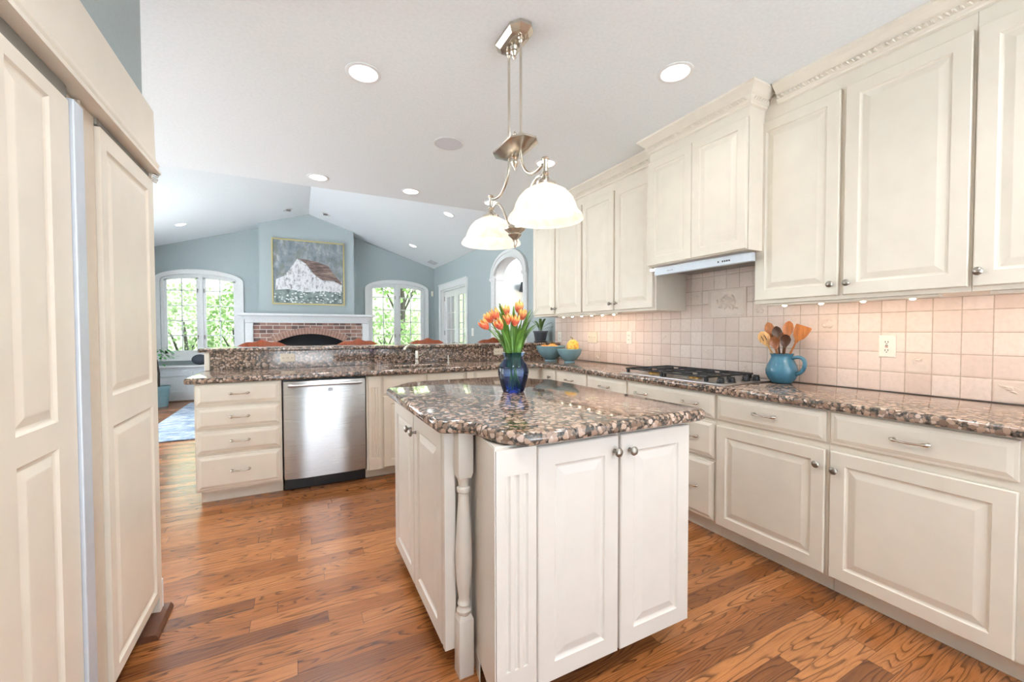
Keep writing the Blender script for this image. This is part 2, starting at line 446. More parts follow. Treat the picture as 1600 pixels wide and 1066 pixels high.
def thing(name, label, cat, loc=(0, 0, 0), group=None):
    o = bpy.data.objects.new(name, None); C.collection.objects.link(o)
    o.empty_display_size = .05; o.location = loc
    return tag(o, label, cat, group)
def struct(name, g, mat, smooth=False):
    o = obj(name, g, mat, smooth=smooth); o['kind'] = 'structure'; return o
def copy_tree(src, label=None, loc=None, rot=None):
    def cp(o, par):
        c = o.copy(); C.collection.objects.link(c); c.parent = par
        for ch in list(o.children): cp(ch, c)
        return c
    c = cp(src, None)
    if label: c['label'] = label
    if loc is not None: c.location = loc
    if rot is not None: c.rotation_euler = rot
    return c
def slab(name, outline, z0, z1, bev, mat, parent=None, holes=()):
    cu = bpy.data.curves.new('outline', 'CURVE'); cu.dimensions = '2D'; cu.fill_mode = 'BOTH'
    h = (z1 - z0) / 2
    cu.extrude = h - bev; cu.bevel_depth = bev; cu.bevel_resolution = 3; cu.offset = -bev
    for pl in (outline,) + tuple(holes):
        sp = cu.splines.new('POLY'); sp.points.add(len(pl) - 1)
        for p, q in zip(sp.points, pl): p.co = (q[0], q[1], 0, 1)
        sp.use_cyclic_u = True
    tmp = bpy.data.objects.new('outline', cu); C.collection.objects.link(tmp)
    dg = C.evaluated_depsgraph_get()
    me = bpy.data.meshes.new_from_object(tmp.evaluated_get(dg))
    bpy.data.objects.remove(tmp); bpy.data.curves.remove(cu)
    b = bmesh.new(); b.from_mesh(me); bpy.data.meshes.remove(me)
    bmesh.ops.translate(b, vec=V((0, 0, (z0 + z1) / 2)), verts=b.verts)
    return obj(name, b, mat, parent, smooth=True, angle=50)
def arc(cx, cy, rx, ry, a0, a1, n):
    return [(cx + rx * math.cos(math.radians(a0 + (a1 - a0) * i / n)), cy + ry * math.sin(math.radians(a0 + (a1 - a0) * i / n))) for i in range(n + 1)]

DOOR = lambda st=.058: [(0, -.019), (0, -.004), (.004, 0), (st, 0), (st + .004, -.005), (st + .009, -.0075), (st + .013, -.008), (st + .040, -.0015), (st + .043, -.001)]
DRAWER = [(0, -.019), (0, -.0085), (.003, -.007), (.012, -.006), (.016, -.004), (.028, 0), (.030, 0)]

def knob(F, u, v, par, mat='pewter'):
    c = F(u, v, 0); ax = F(0, 0, 1) - F(0, 0, 0)
    g = G().lathe([(.008, 0), (.006, .004), (.005, .014), (.009, .018), (.0155, .021), (.0165, .025), (.013, .030), (.006, .033), (.001, .0335)], c, 18, ax)
    return obj('knob', g, mat, par, True)
def pull(F, u, v, par, L=.062, mat='nickel'):
    g = G()
    pts, rad = [], []
    for i in range(15):
        a = -1 + 2 * i / 14
        pts.append(F(u + a * L, v + .004 * (a * a), .010 + .018 * (1 - a * a) ** .6))
        e = abs(a); rad.append(.0042 + (.0045 if e > .62 else 0) * math.sin((e - .62) / .38 * PI * .9) if e > .62 else .0042)
    g.tube(pts, rad, 8)
    for sgn in (-1, 1):
        g.lathe([(.008, 0), (.0065, .004), (.005, .012)], F(u + sgn * L * .86, v + .003, 0), 10, F(0, 0, 1) - F(0, 0, 0))
    return obj('pull_handle', g, mat, par, True)
def door(F, u0, u1, v0, v1, par, paint, kn=None, st=.058, name='door'):
    d = obj(name, G().panel(F, u0, u1, v0, v1, [(i, w + .020) for i, w in DOOR(st)]), paint, par)
    if kn: knob(frame(F(0, 0, .020), F(1, 0) - F(0, 0), F(0, 1) - F(0, 0), F(0, 0, 1) - F(0, 0)), kn[0], kn[1], d)
    return d
def drawer(F, u0, u1, v0, v1, par, paint, pulls=(), kn=None, name='drawer'):
    d = obj(name, G().panel(F, u0, u1, v0, v1, [(i, w + .020) for i, w in DRAWER]), paint, par)
    F2 = frame(F(0, 0, .020), F(1, 0) - F(0, 0), F(0, 1) - F(0, 0), F(0, 0, 1) - F(0, 0))
    for p in pulls: pull(F2, p, (v0 + v1) / 2, d)
    if kn: knob(F2, kn[0], kn[1], d)
    return d
def fluted(F, u0, u1, v0, v1, par, paint, t=.022, nfl=3, v_a=None, v_b=None):
    # a pilaster with round-ended flutes cut into its face
    g = G(); W_ = u1 - u0
    va, vb = v_a or v0 + .10, v_b or v1 - .09
    fw = W_ * .13; gap = W_ * .09; tot = nfl * fw + (nfl - 1) * gap; s0 = u0 + (W_ - tot) / 2
    us = [u0]
    for k in range(nfl): us += [s0 + k * (fw + gap), s0 + k * (fw + gap) + fw]
    us.append(u1)
    for i in range(len(us) - 1):
        a, b = us[i], us[i + 1]
        if i % 2 == 0:
            g.face([F(a, va, t), F(b, va, t), F(b, vb, t), F(a, vb, t)])
        else:
            n = 5
            for k in range(n):
                p, q = a + (b - a) * k / n, a + (b - a) * (k + 1) / n
                dp, dq = .006 * math.sin(PI * k / n), .006 * math.sin(PI * (k + 1) / n)
                g.face([F(p, va, t - dp), F(q, va, t - dq), F(q, vb, t - dq), F(p, vb, t - dp)])
                g.face([F(p, va, t), F(q, va, t), F(q, va, t - dq), F(p, va, t - dp)])
                g.face([F(p, vb, t - dp), F(q, vb, t - dq), F(q, vb, t), F(p, vb, t)])
    for z0, z1 in ((v0, va), (vb, v1)): g.face([F(u0, z0, t), F(u1, z0, t), F(u1, z1, t), F(u0, z1, t)])
    g.face([F(u0, v0, 0), F(u0, v1, 0), F(u0, v1, t), F(u0, v0, t)]); g.face([F(u1, v0, 0), F(u1, v1, 0), F(u1, v1, t), F(u1, v0, t)])
    g.face([F(u0, v0, 0), F(u1, v0, 0), F(u1, v0, t), F(u0, v0, t)]); g.face([F(u0, v1, 0), F(u1, v1, 0), F(u1, v1, t), F(u0, v1, t)])
    return obj('fluted_pilaster', g, paint, par)

# ------------------------------------------------------------------ the room
XR, XL, YF, YB = 2.81, -2.42, 9.35, -4.3
CH = 2.64; YV = 4.47                                                # flat kitchen ceiling and where the vault begins
RID, SL = .205, .316
vz = lambda x: 3.50 - SL * abs(x - RID)
struct('floor', G().box(XL - .2, 6.2, YB - .2, YF + .2, -.12, 0), 'oak_floor')
struct('ceiling', G().box(XL - .15, XR + .15, YB - .15, YV, CH, CH + .12), 'ceiling_white')
for s_, xs in ((-1, (XL - .15, RID)), (1, (RID, XR + .15))):
    g = G().prism([(xs[0], 0), (xs[1], 0), (xs[1], .12), (xs[0], .12)], lambda a, b: (a, YV - .12, vz(a) + b), lambda a, b: (a, YF + .15, vz(a) + b))
    struct('ceiling_vault', g, 'ceiling_white')
struct('wall_header', G().prism([(XL, CH + .125), (XR, CH + .125), (XR, vz(XR)), (RID, 3.5), (XL, vz(XL))], lambda a, b: (a, YV - .12, b), lambda a, b: (a, YV - .005, b)), 'ceiling_white')

def wall_holes(name, F, u0, u1, top, holes, t, mat):
    """a wall in frame F, u0..u1, top(u) its height; holes = (ua, ub, va, vb, rise) with an elliptical head of the given rise"""
    g = G(); cur = u0
    def strip(a, b, za, zb, n=1):
        for k in range(n):
            p, q = a + (b - a) * k / n, a + (b - a) * (k + 1) / n
            z = [za(p), za(q), zb(q), zb(p)]
            for w in (0, -t):
                g.face([F(p, z[0], w), F(q, z[1], w), F(q, z[2], w), F(p, z[3], w)])
    for ua, ub, va, vb, rise in sorted(holes):
        strip(cur, ua, lambda u: 0, top, 8)
        if va > 0: strip(ua, ub, lambda u: 0, lambda u: va, 1)
        c, hw = (ua + ub) / 2, (ub - ua) / 2
        head = lambda u: vb + rise * math.sqrt(max(0, 1 - ((u - c) / hw) ** 2))
        us = [c - hw * math.cos(PI * k / 24) for k in range(25)] if rise else [ua, ub]
        for p, q in zip(us, us[1:]):
            for w in (0, -t): g.face([F(p, head(p), w), F(q, head(q), w), F(q, top(q), w), F(p, top(p), w)])
            g.face([F(p, head(p), 0), F(q, head(q), 0), F(q, head(q), -t), F(p, head(p), -t)])
        for u in (ua, ub): g.face([F(u, va, 0), F(u, vb, 0), F(u, vb, -t), F(u, va, -t)])
        if va > 0: g.face([F(ua, va, 0), F(ub, va, 0), F(ub, va, -t), F(ua, va, -t)])
        cur = ub
    strip(cur, u1, lambda u: 0, top, 8)
    for u in (u0, u1): g.face([F(u, 0, 0), F(u, top(u), 0), F(u, top(u), -t), F(u, 0, -t)])
    return struct(name, g, mat)

WIN = [(-2.165, -.995, .80, 2.16, .13), (1.36, 2.585, .80, 2.16, .13)]
wall_holes('wall_far', face_y(YF), XL - .15, XR + .15, lambda u: vz(u) + .03, WIN, .15, 'wall_blue')
# right wall: u = -y
FD = (-8.83, -7.30, 0, 2.13, 0)                                     # french door
AR = (-6.02, -5.06, 0, 2.08, .26)                                   # arch
wall_holes('wall_right', face_x(XR), -YF, -YB, lambda u: (vz(XR) + .03 if -u > YV - .1 else CH + .02), [FD, AR, (-1.3 + 2.2, .9 + 1.2, .95, 2.2, 0)], .15, 'wall_blue')
wall_holes('wall_left', frame((XL, 0, 0), (0, 1, 0), (0, 0, 1), (1, 0, 0)), 2.2, YF, lambda u: (vz(XL) + .03 if u > YV - .1 else CH + .02), [(2.7, 4.3, .3, 2.25, 0), (5.2, 8.0, .3, 2.35, 0)], .15, 'wall_blue')
wall_holes('wall_back', frame((0, YB, 0), (-1, 0, 0), (0, 0, 1), (0, 1, 0)), -XR - .1, 1.5, lambda u: CH + .02, [(-2.5, 1.2, .35, 2.38, 0)], .15, 'wall_blue')
struct('wall_fridge', G().box(-1.45, -.565, YB, 1.19, 0, CH + .01).box(-1.45, -.565, 1.19, 2.255, 2.185, CH + .01).box(-1.45, -1.32, 1.19, 2.255, 0, 2.185), 'wall_blue')
struct('wall_side', G().box(XL - .1, -1.45, 2.10, 2.255, 0, CH + .01), 'wall_blue')

# chimney breast, baseboards
BY = 8.95
struct('wall_chimney', G().prism([(-.63, 1.50), (1.02, 1.50), (1.02, vz(1.02) + .02), (RID, 3.52), (-.63, vz(-.63) + .02)], lambda a, b: (a, BY, b), lambda a, b: (a, YF - .002, b)), 'wall_blue')
struct('baseboard_right', G().box(XR - .016, XR - .001, 6.10, 7.12, 0, .13, .003).box(XR - .016, XR - .001, 4.62, 4.90, 0, .13, .003), 'white_trim')
struct('baseboard_far', G().box(1.2, XR - .01, YF - .016, YF - .001, 0, .13, .003), 'white_trim')
struct('baseboard_fridge', G().box(-.585, -.545, 2.2965, 2.315, 0.001, .15, .004), 'white_trim')

# hall seen through the arch
struct('wall_hall', G().box(XR + .151, 5.3, 6.80, 6.95, 0, 2.75).box(5.15, 5.3, 4.0, 6.80, 0, 2.75).box(XR + .151, 5.3, 3.9, 4.0, 0, 2.75), 'hall_wall')
struct('ceiling_hall', G().box(XR + .151, 5.3, 3.9, 6.95, 2.751, 2.85), 'ceiling_white')
hl = bpy.data.lights.new('hall_fill', 'POINT'); hl.energy = 40 * LAMP; hl.shadow_soft_size = .25; hl.color = (1, .97, .93)  # bare light without a fixture, added to brighten the hall
ho = bpy.data.objects.new('hall_fill', hl); C.collection.objects.link(ho); ho.location = (4.0, 5.4, 2.45)

# ---- windows
def sash_window(idx, hole, y):
    ua, ub, va, vb, rise = hole; F = face_y(y); c, hw = (ua + ub) / 2, (ub - ua) / 2
    root = bpy.data.objects.new('window_%d' % idx, None); C.collection.objects.link(root)
    root.location = (c, y, va); root['kind'] = 'structure'
    def headpts(d, n=24):                                           # outline offset outwards by d
        return [(c - (hw + d) * math.cos(PI * k / n), vb + (rise + d) * math.sin(PI * k / n)) for k in range(n + 1)]
    def ring(g, d0, d1, w0, w1):
        a = [(c - hw - d0, va - d0)] + headpts(d0) + [(c + hw + d0, va - d0)]
        b = [(c - hw - d1, va - d1)] + headpts(d1) + [(c + hw + d1, va - d1)]
        for i in range(len(a)):
            j = (i + 1) % len(a)
            g.loops([[F(*a[i], w0), F(*a[j], w0)], [F(*b[i], w0), F(*b[j], w0)], [F(*b[i], w1), F(*b[j], w1)], [F(*a[i], w1), F(*a[j], w1)], [F(*a[i], w0), F(*a[j], w0)]], False, False, False)
    g = G(); ring(g, -.004, .075, .022, .001); ring(g, .058, .08, .032, .001)
    obj('casing', g, 'white_trim', root)
    g = G(); ring(g, -.045, -.002, -.03, -.12)
    g.box(c - .03, c + .03, y + .025, y + .12, va, vb + rise - .01)
    obj('window_frame', g, 'white_trim', root)
    g = G().box(ua - .10, ub + .10, y - .07, y - .002, va - .085, va - .06, .006); obj('window_sill', g, 'white_trim', root)
    hd = lambda u, d: vb + max(0.0, rise - d) * math.sqrt(max(0, 1 - ((u - c) / max(hw, 1e-3)) ** 2))
    for s in (-1, 1):
        a, b = (ua + .045, c - .03) if s < 0 else (c + .03, ub - .045)
        g = G(); y0, y1 = y + .045, y + .085; w = .042
        g.box(a, a + w, y0, y1, va + .045, hd(a + w, .06)); g.box(b - w, b, y0, y1, va + .045, hd(b - w, .06)); g.box(a, b, y0, y1, va + .045, va + .045 + w * 1.2)
        n = 10
        for k in range(n):
            p, q = a + (b - a) * k / n, a + (b - a) * (k + 1) / n
            g.prism([(p, hd(p, .04) - w), (q, hd(q, .04) - w), (q, hd(q, .04)), (p, hd(p, .04))], lambda A, B: (A, y0, B), lambda A, B: (A, y1, B))
        sa = obj('sash', g, 'white_trim', root)
        g = G(); m = (a + b) / 2
        g.box(m - .009, m + .009, y0 + .01, y1 - .01, va + .06, hd(m, .05))
        nr = 5; zt = vb + .06
        for k in range(1, nr):
            z = va + .09 + (zt - va - .05) * k / nr
            g.box(a + w * .5, b - w * .5, y0 + .01, y1 - .01, z - .009, z + .009)
        obj('glazing_bars', g, 'white_trim', sa)
        g = G(); n = 8
        for k in range(n):
            p, q = a + w * .5 + (b - a - w) * k / n, a + w * .5 + (b - a - w) * (k + 1) / n
            g.face([(p, y0 + .02, va + .06), (q, y0 + .02, va + .06), (q, y0 + .02, hd(q, .05) - .01), (p, y0 + .02, hd(p, .05) - .01)])
        obj('pane', g, 'window_glass', sa)
        g = G()
        for z in (va + .35, va + 1.2): g.tube([(c + s * .045, y + .03, z), (c + s * .05, y + .012, z + .02), (c + s * .05, y + .012, z - .05)], .007, 6)
        obj('latch', g, 'pewter', sa, True)
for i, h in enumerate(WIN): sash_window(i + 1, h, YF)

def added_window(idx, F, ua, ub, va, vb, cols):
    root = bpy.data.objects.new('window_%d' % idx, None); C.collection.objects.link(root)
    root.location = F((ua + ub) / 2, va, 0); root['kind'] = 'structure'
    g = G(); w = .06
    def bx(a, b, z0, z1, d0, d1):
        g.loops([[F(a, z0, d0), F(b, z0, d0), F(b, z1, d0), F(a, z1, d0)], [F(a, z0, d1), F(b, z0, d1), F(b, z1, d1), F(a, z1, d1)]])
    for a, b, z0, z1 in ((ua, ua + w, va, vb), (ub - w, ub, va, vb), (ua + w, ub - w, va, va + w), (ua + w, ub - w, vb - w, vb)): bx(a, b, z0, z1, -.03, -.10)
    for k in range(1, cols):
        u = ua + (ub - ua) * k / cols; bx(u - .03, u + .03, va + w, vb - w, -.03, -.10)
    obj('window_frame', g, 'white_trim', root)
    g = G().face([F(ua + w, va + w, -.06), F(ub - w, va + w, -.06), F(ub - w, vb - w, -.06), F(ua + w, vb - w, -.06)])
    gg = G(); gg.face([F(ua + w, va + w, -.06), F(ub - w, va + w, -.06), F(ub - w, vb - w, -.06), F(ua + w, vb - w, -.06)])
    obj('pane', gg, 'window_glass', root)
added_window(3, frame((XL, 0, 0), (0, 1, 0), (0, 0, 1), (1, 0, 0)), 2.7, 4.3, .3, 2.25, 2)  # both left-wall windows are unseen, added to let daylight in
added_window(4, frame((XL, 0, 0), (0, 1, 0), (0, 0, 1), (1, 0, 0)), 5.2, 8.0, .3, 2.35, 3)
added_window(5, frame((0, YB, 0), (-1, 0, 0), (0, 0, 1), (0, 1, 0)), -2.5, 1.2, .35, 2.38, 4)  # unseen back window, added for daylight and its bounce
added_window(6, face_x(XR), .9, 2.1, .95, 2.2, 2)  # unseen side window behind the viewer, added for daylight

def portal(F, ua, ub, va, vb):
    l = bpy.data.lights.new('daylight_portal', 'AREA'); l.shape = 'RECTANGLE'; l.size = ub - ua; l.size_y = vb - va
    l.cycles.is_portal = True
    o = bpy.data.objects.new('daylight_portal', l); C.collection.objects.link(o)
    u, v, w = F(1, 0) - F(0, 0), F(0, 1) - F(0, 0), F(0, 0, 1) - F(0, 0)
    m = Matrix((u, v, u.cross(v))).transposed().to_4x4()
    if u.cross(v).dot(w) > 0: m = Matrix((-u, v, (-u).cross(v))).transposed().to_4x4()
    m.translation = F((ua + ub) / 2, (va + vb) / 2, -.14); o.matrix_world = m
for h in WIN: portal(face_y(YF), h[0], h[1], h[2], h[3] + h[4])
portal(face_x(XR), FD[0], FD[1], 0, FD[3])
portal(frame((XL, 0, 0), (0, 1, 0), (0, 0, 1), (1, 0, 0)), 2.7, 4.3, .3, 2.25)
portal(frame((XL, 0, 0), (0, 1, 0), (0, 0, 1), (1, 0, 0)), 5.2, 8.0, .3, 2.35)
portal(frame((0, YB, 0), (-1, 0, 0), (0, 0, 1), (0, 1, 0)), -2.5, 1.2, .35, 2.38)
portal(face_x(XR), .9, 2.1, .95, 2.2)

# ---- french door
def french_door():
    F = face_x(XR); ua, ub, _, vb, _ = FD
    root = bpy.data.objects.new('door_1', None); C.collection.objects.link(root)
    root.location = F((ua + ub) / 2, 0, 0); root['kind'] = 'structure'
    def bx(g, a, b, z0, z1, d0, d1):
        g.loops([[F(a, z0, d0), F(b, z0, d0), F(b, z1, d0), F(a, z1, d0)], [F(a, z0, d1), F(b, z0, d1), F(b, z1, d1), F(a, z1, d1)]])
    g = G()
    bx(g, ua - .10, ua, 0, vb + .10, .001, .024); bx(g, ub, ub + .10, 0, vb + .10, .001, .024); bx(g, ua, ub, vb, vb + .10, .001, .024)
    bx(g, ua - .11, ub + .11, vb + .10, vb + .125, .001, .035)
    obj('casing', g, 'white_trim', root)
    g = G(); bx(g, ua + .001, ua + .03, 0.001, vb - .001, -.005, -.14); bx(g, ub - .03, ub - .001, 0.001, vb - .001, -.005, -.14); bx(g, ua + .03, ub - .03, vb - .03, vb - .001, -.005, -.14)
    obj('door_frame', g, 'white_trim', root)
    m = (ua + ub) / 2
    for a, b in ((ua + .032, m - .003), (m + .003, ub - .032)):
        g = G(); w = .10; z0, z1 = .012, vb - .035
        bx(g, a, a + w, z0, z1, -.075, -.115); bx(g, b - w, b, z0, z1, -.075, -.115); bx(g, a + w, b - w, z0, z0 + .22, -.075, -.115); bx(g, a + w, b - w, z1 - .12, z1, -.075, -.115)
        d = obj('door_leaf', g, 'white_trim', root)
        g = G(); c = (a + b) / 2; bx(g, c - .010, c + .010, z0 + .22, z1 - .12, -.082, -.108)
        for k in range(1, 5):
            z = z0 + .22 + (z1 - z0 - .34) * k / 5; bx(g, a + w, b - w, z - .010, z + .010, -.082, -.108)
        obj('glazing_bars', g, 'white_trim', d)
        g = G(); g.face([F(a + w, z0 + .22, -.095), F(b - w, z0 + .22, -.095), F(b - w, z1 - .12, -.095), F(a + w, z1 - .12, -.095)]); obj('pane', g, 'window_glass', d)
        hu = b - .05 if a < m - .1 else a + .05
        g = G().tube([F(hu, 1.0, -.075), F(hu, 1.0, -.04), F(hu + .10 * (-1 if a < m - .1 else 1), 1.0, -.04)], .009, 8); obj('door_handle', g, 'pewter', d, True)
        g = G()
        for z in (.3, 1.15, 1.9): g.tube([F(a if a < m - .1 else b, z, -.07), F(a if a < m - .1 else b, z + .1, -.07)], .008, 6)
        obj('hinge', g, 'pewter', d)
french_door()

# ---- arch trim
def arch_trim():
    F = face_x(XR); ua, ub, _, vb, rise = AR; c, hw = (ua + ub) / 2, (ub - ua) / 2
    g = G()
    def pts(d, n=28): return [(c - (hw + d) * math.cos(PI * k / n), vb + (rise + d) * math.sin(PI * k / n)) for k in range(n + 1)]
    def band(d0, d1, w0, w1):
        a, b = pts(d0), pts(d1)
        for i in range(len(a) - 1):
            g.loops([[F(*a[i], w0), F(*a[i + 1], w0)], [F(*b[i], w0), F(*b[i + 1], w0)], [F(*b[i], w1), F(*b[i + 1], w1)], [F(*a[i], w1), F(*a[i + 1], w1)], [F(*a[i], w0), F(*a[i + 1], w0)]], False, False, False)
    band(-.004, .10, .026, .001); band(.07, .112, .038, .001); band(-.004, .015, .034, .001)
    def bx(a, b, z0, z1, d0, d1):
        g.loops([[F(a, z0, d0), F(b, z0, d0), F(b, z1, d0), F(a, z1, d0)], [F(a, z0, d1), F(b, z0, d1), F(b, z1, d1), F(a, z1, d1)]])
    for a, b in ((ua - .112, ua + .004), (ub - .004, ub + .112)):
        bx(a + .01, b, 0, vb - .03, .001, .026); bx(a + .04, b - .03, .2, vb - .08, .026, .032)
        bx(a - .014, b + .012, vb - .03, vb + .005, .001, .046); bx(a - .004, b + .006, vb - .048, vb - .03, .001, .036)
    for a, b in ((ua + .001, ua + .016), (ub - .016, ub - .001)):
        bx(a, b, 0, vb - .03, -.004, -.146)
        bx(a - .0005, b + .012 if a < c else b, vb - .03, vb + .005, -.004, -.146)
    a = pts(-.001)
    for p, q in zip(a, a[1:]): g.loops([[F(*p, -.004), F(*q, -.004)], [F(*p, -.146), F(*q, -.146)]], False, False, False)
    o = struct('trim_1', g, 'white_trim')
arch_trim()
tag_sw = thing('light_switch', 'white double switch plate beside the glazed double door', 'light switch', (XR, 6.975, 1.18))
obj('switch_plate', G().box(XR - .007, XR - .001, 6.93, 7.02, 1.15, 1.29, .002), 'outlet_white', tag_sw)
obj('rocker', G().box(XR - .011, XR - .0072, 6.945, 6.97, 1.18, 1.26, .001).box(XR - .011, XR - .0072, 6.98, 7.005, 1.18, 1.26, .001), 'white_trim', tag_sw)
tag(obj('motion_sensor', G().box(2.735, 2.785, YF - .045, YF - .001, 2.04, 2.16, .012), 'outlet_white'), 'small white motion sensor high on the far blue wall corner', 'sensor')

# ------------------------------------------------------------------ base cabinets along the right wall
def base_unit(label, y0, y1, fronts, par_x=2.195, paint='cream_paint', name='base_cabinet', group='base cabinets along the tiled wall'):
    t = thing(name, label, 'cabinet', ((par_x + XR) / 2, (y0 + y1) / 2, 0), group)
    obj('carcass', G().box(par_x, XR - .004, y0 + .0005, y1 - .0005, .09, .868), paint, t)
    obj('toe_kick', G().box(2.252, 2.30, y0 + .0005, y1 - .0005, .001, .089), paint, t)
    F = face_x(par_x)
    for f in fronts:
        k, a, b, z0, z1 = f[:5]
        if k == 'door': door(F, -b, -a, z0, z1, t, paint, (-f[5][0], f[5][1]) if f[5] else None)
        else: drawer(F, -b, -a, z0, z1, t, paint, [-p for p in f[5]], (-f[6][0], f[6][1]) if len(f) > 6 else None)
    return t
base_unit('cream base cabinet at the near right end with the widest door and drawer', .415, 1.018,
          [('drawer', .447, 1.009, .718, .862, [.728]), ('door', .447, 1.009, .097, .684, (.985, .600))])
base_unit('cream base cabinet left of the widest one, knob at the top right of its door', 1.0185, 1.603,
          [('drawer', 1.030, 1.594, .718, .862, [1.312]), ('door', 1.030, 1.594, .097, .684, (1.058, .610))])
base_unit('cream three-drawer cabinet under the gas cooktop', 1.6035, 2.345,
          [('drawer', 1.612, 2.335, .718, .862, [1.775, 2.19]), ('drawer', 1.612, 2.335, .478, .698, [1.775, 2.19]), ('drawer', 1.612, 2.335, .105, .458, [1.775, 2.19])])
base_unit('cream base cabinet with one drawer just left of the cooktop drawers', 2.3455, 2.83,
          [('drawer', 2.355, 2.822, .718, .862, [2.59]), ('door', 2.355, 2.822, .097, .684, (2.40, .61))])
base_unit('cream base cabinet with one drawer, second left of the cooktop drawers', 2.8305, 3.31,
          [('drawer', 2.84, 3.30, .718, .862, [3.07]), ('door', 2.84, 3.30, .097, .684, (2.88, .61))])
base_unit('narrow cream corner cabinet with a knob on its small drawer, near the bowls', 3.3105, 3.575,
          [('drawer', 3.32, 3.555, .718, .862, [], (3.40, .79)), ('door', 3.32, 3.555, .097, .684, (3.36, .61))])
base_unit('cream base cabinet cut off by the right edge of the view', -.30, .4145,
          [('drawer', -.29, .392, .718, .862, [.05]), ('door', -.29, .392, .097, .684, (.36, .60))])

# ------------------------------------------------------------------ peninsula
FP = face_y(3.59)
t = thing('drawer_cabinet', 'cream four-drawer cabinet at the open end of the peninsula', 'cabinet', (-.385, 3.9, 0), 'peninsula cabinets')
obj('carcass', G().box(-.655, -.119, 3.59, 4.175, .095, .868), 'cream_paint', t)
obj('toe_kick', G().box(-.635, -.119, 3.655, 3.70, .001, .094), 'cream_paint', t)
for z0, z1 in ((.716, .862), (.545, .697), (.370, .526), (.112, .351)): drawer(FP, -.645, -.13, z0, z1, t, 'cream_paint', [-.385])

t = thing('dishwasher', 'stainless steel dishwasher with a bar handle between cream cabinets', 'dishwasher', (.19, 3.9, 0))
obj('tub', G().box(-.112, .490, 3.605, 4.15, .11, .865), 'black_plastic', t)
g = G(); n = 24
def dw(a): return 3.572 - .022 * (1 - (2 * a - 1) ** 2) - .004 * math.sin(a * 9)
rows = []
for k in range(n + 1):
    a = k / n; x = -.106 + .589 * a
    rows.append([V((x, 3.60, .105)), V((x, dw(a), .105)), V((x, dw(a), .842)), V((x, dw(a) + .006, .855)), V((x, 3.60, .858))])
g.loops(rows); dd = obj('door', g, 'brushed_steel', t, True)
g = G().tube([(-.075 + .527 * k / 10, 3.520, .828) for k in range(11)], .011, 10)
g.box(-.07, -.05, 3.525, 3.565, .819, .837).box(.427, .447, 3.525, 3.565, .819, .837); obj('bar_handle', g, 'brushed_steel', dd, True)
obj('badge', G().box(.205, .235, 3.538, 3.5465, .772, .795), 'aluminium', dd)
obj('toe_grille', G().box(-.108, .486, 3.640, 3.70, .004, .104), 'black_plastic', t)

t = thing('sink_cabinet', 'cream sink cabinet with fluted posts right of the dishwasher', 'cabinet', (.96, 3.9, 0), 'peninsula cabinets')
FS = face_y(3.575)
obj('carcass', G().box(.4925, 1.445, 3.575, 4.175, .085, .700).box(.4925, 1.445, 3.575, 3.640, .7001, .868).box(.4925, .52, 3.6401, 4.175, .7001, .868).box(1.42, 1.445, 3.6401, 4.175, .7001, .868), 'cream_paint', t)
obj('toe_kick', G().box(.4925, 1.445, 3.650, 3.70, .001, .084), 'cream_paint', t)
fluted(FS, .508, .606, .087, .864, t, 'cream_paint'); fluted(FS, 1.372, 1.440, .087, .864, t, 'cream_paint')
drawer(FS, .628, .985, .718, .862, t, 'cream_paint', name='false_drawer_front'); drawer(FS, 1.002, 1.360, .718, .862, t, 'cream_paint', name='false_drawer_front')
door(FS, .628, .990, .095, .690, t, 'cream_paint', (.965, .62)); door(FS, .997, 1.360, .095, .690, t, 'cream_paint', (1.02, .62))
t = thing('corner_cabinet', 'cream corner cabinet right of the sink, behind the tulip vase', 'cabinet', (1.83, 3.9, 0), 'peninsula cabinets')
obj('carcass', G().box(1.4465, 2.194, 3.605, 4.175, .095, .868).box(2.1945, XR - .004, 3.5765, 4.175, .095, .868), 'cream_paint', t)
obj('toe_kick', G().box(1.4465, 2.25, 3.660, 3.70, .001, .094), 'cream_paint', t)
FQ = face_y(3.605)
drawer(FQ, 1.458, 2.165, .718, .862, t, 'cream_paint', [1.95]); door(FQ, 1.458, 2.165, .097, .690, t, 'cream_paint', (1.50, .62))

# worktop: peninsula, corner and right-hand run in one stone slab with a sink hole
def worktop():
    o = [(-.705, 3.555), (-.12, 3.555), (.44, 3.555)] + [(.52, 3.530), (.60, 3.525), (1.32, 3.525), (1.40, 3.53), (1.46, 3.555), (2.02, 3.556), (2.10, 3.54), (2.148, 3.49), (2.152, 3.40), (2.152, -.32)]
    o += [(XR - .003, -.32), (XR - .003, 4.178), (-.655, 4.178), (-.655, 4.33), (-.705, 4.33)]
    hole = [(.70, 3.66), (.70, 4.02), (1.26, 4.02), (1.26, 3.66)]
    return slab('worktop', o, .872, .914, .013, 'granite', None, (hole,))
tag(worktop(), 'brown speckled granite worktop running along the peninsula and tiled wall', 'worktop')
g = G(); x0, x1, y0, y1, zt, zb = .706, 1.254, 3.666, 4.014, .871, .72
g.loops([[V((x0 - .02, y0 - .02, zt)), V((x1 + .02, y0 - .02, zt)), V((x1 + .02, y1 + .02, zt)), V((x0 - .02, y1 + .02, zt))],
         [V((x0, y0, zt)), V((x1, y0, zt)), V((x1, y1, zt)), V((x0, y1, zt))],
         [V((x0 + .02, y0 + .02, zb)), V((x1 - .02, y0 + .02, zb)), V((x1 - .02, y1 - .02, zb)), V((x0 + .02, y1 - .02, zb))]], True, False, True)
tag(obj('sink', g, 'brushed_steel'), 'undermount steel sink sunk in the granite below the faucet', 'sink')
t = thing('faucet', 'tall curved metal kitchen faucet standing behind the sink', 'faucet', (1.05, 4.09, .915))
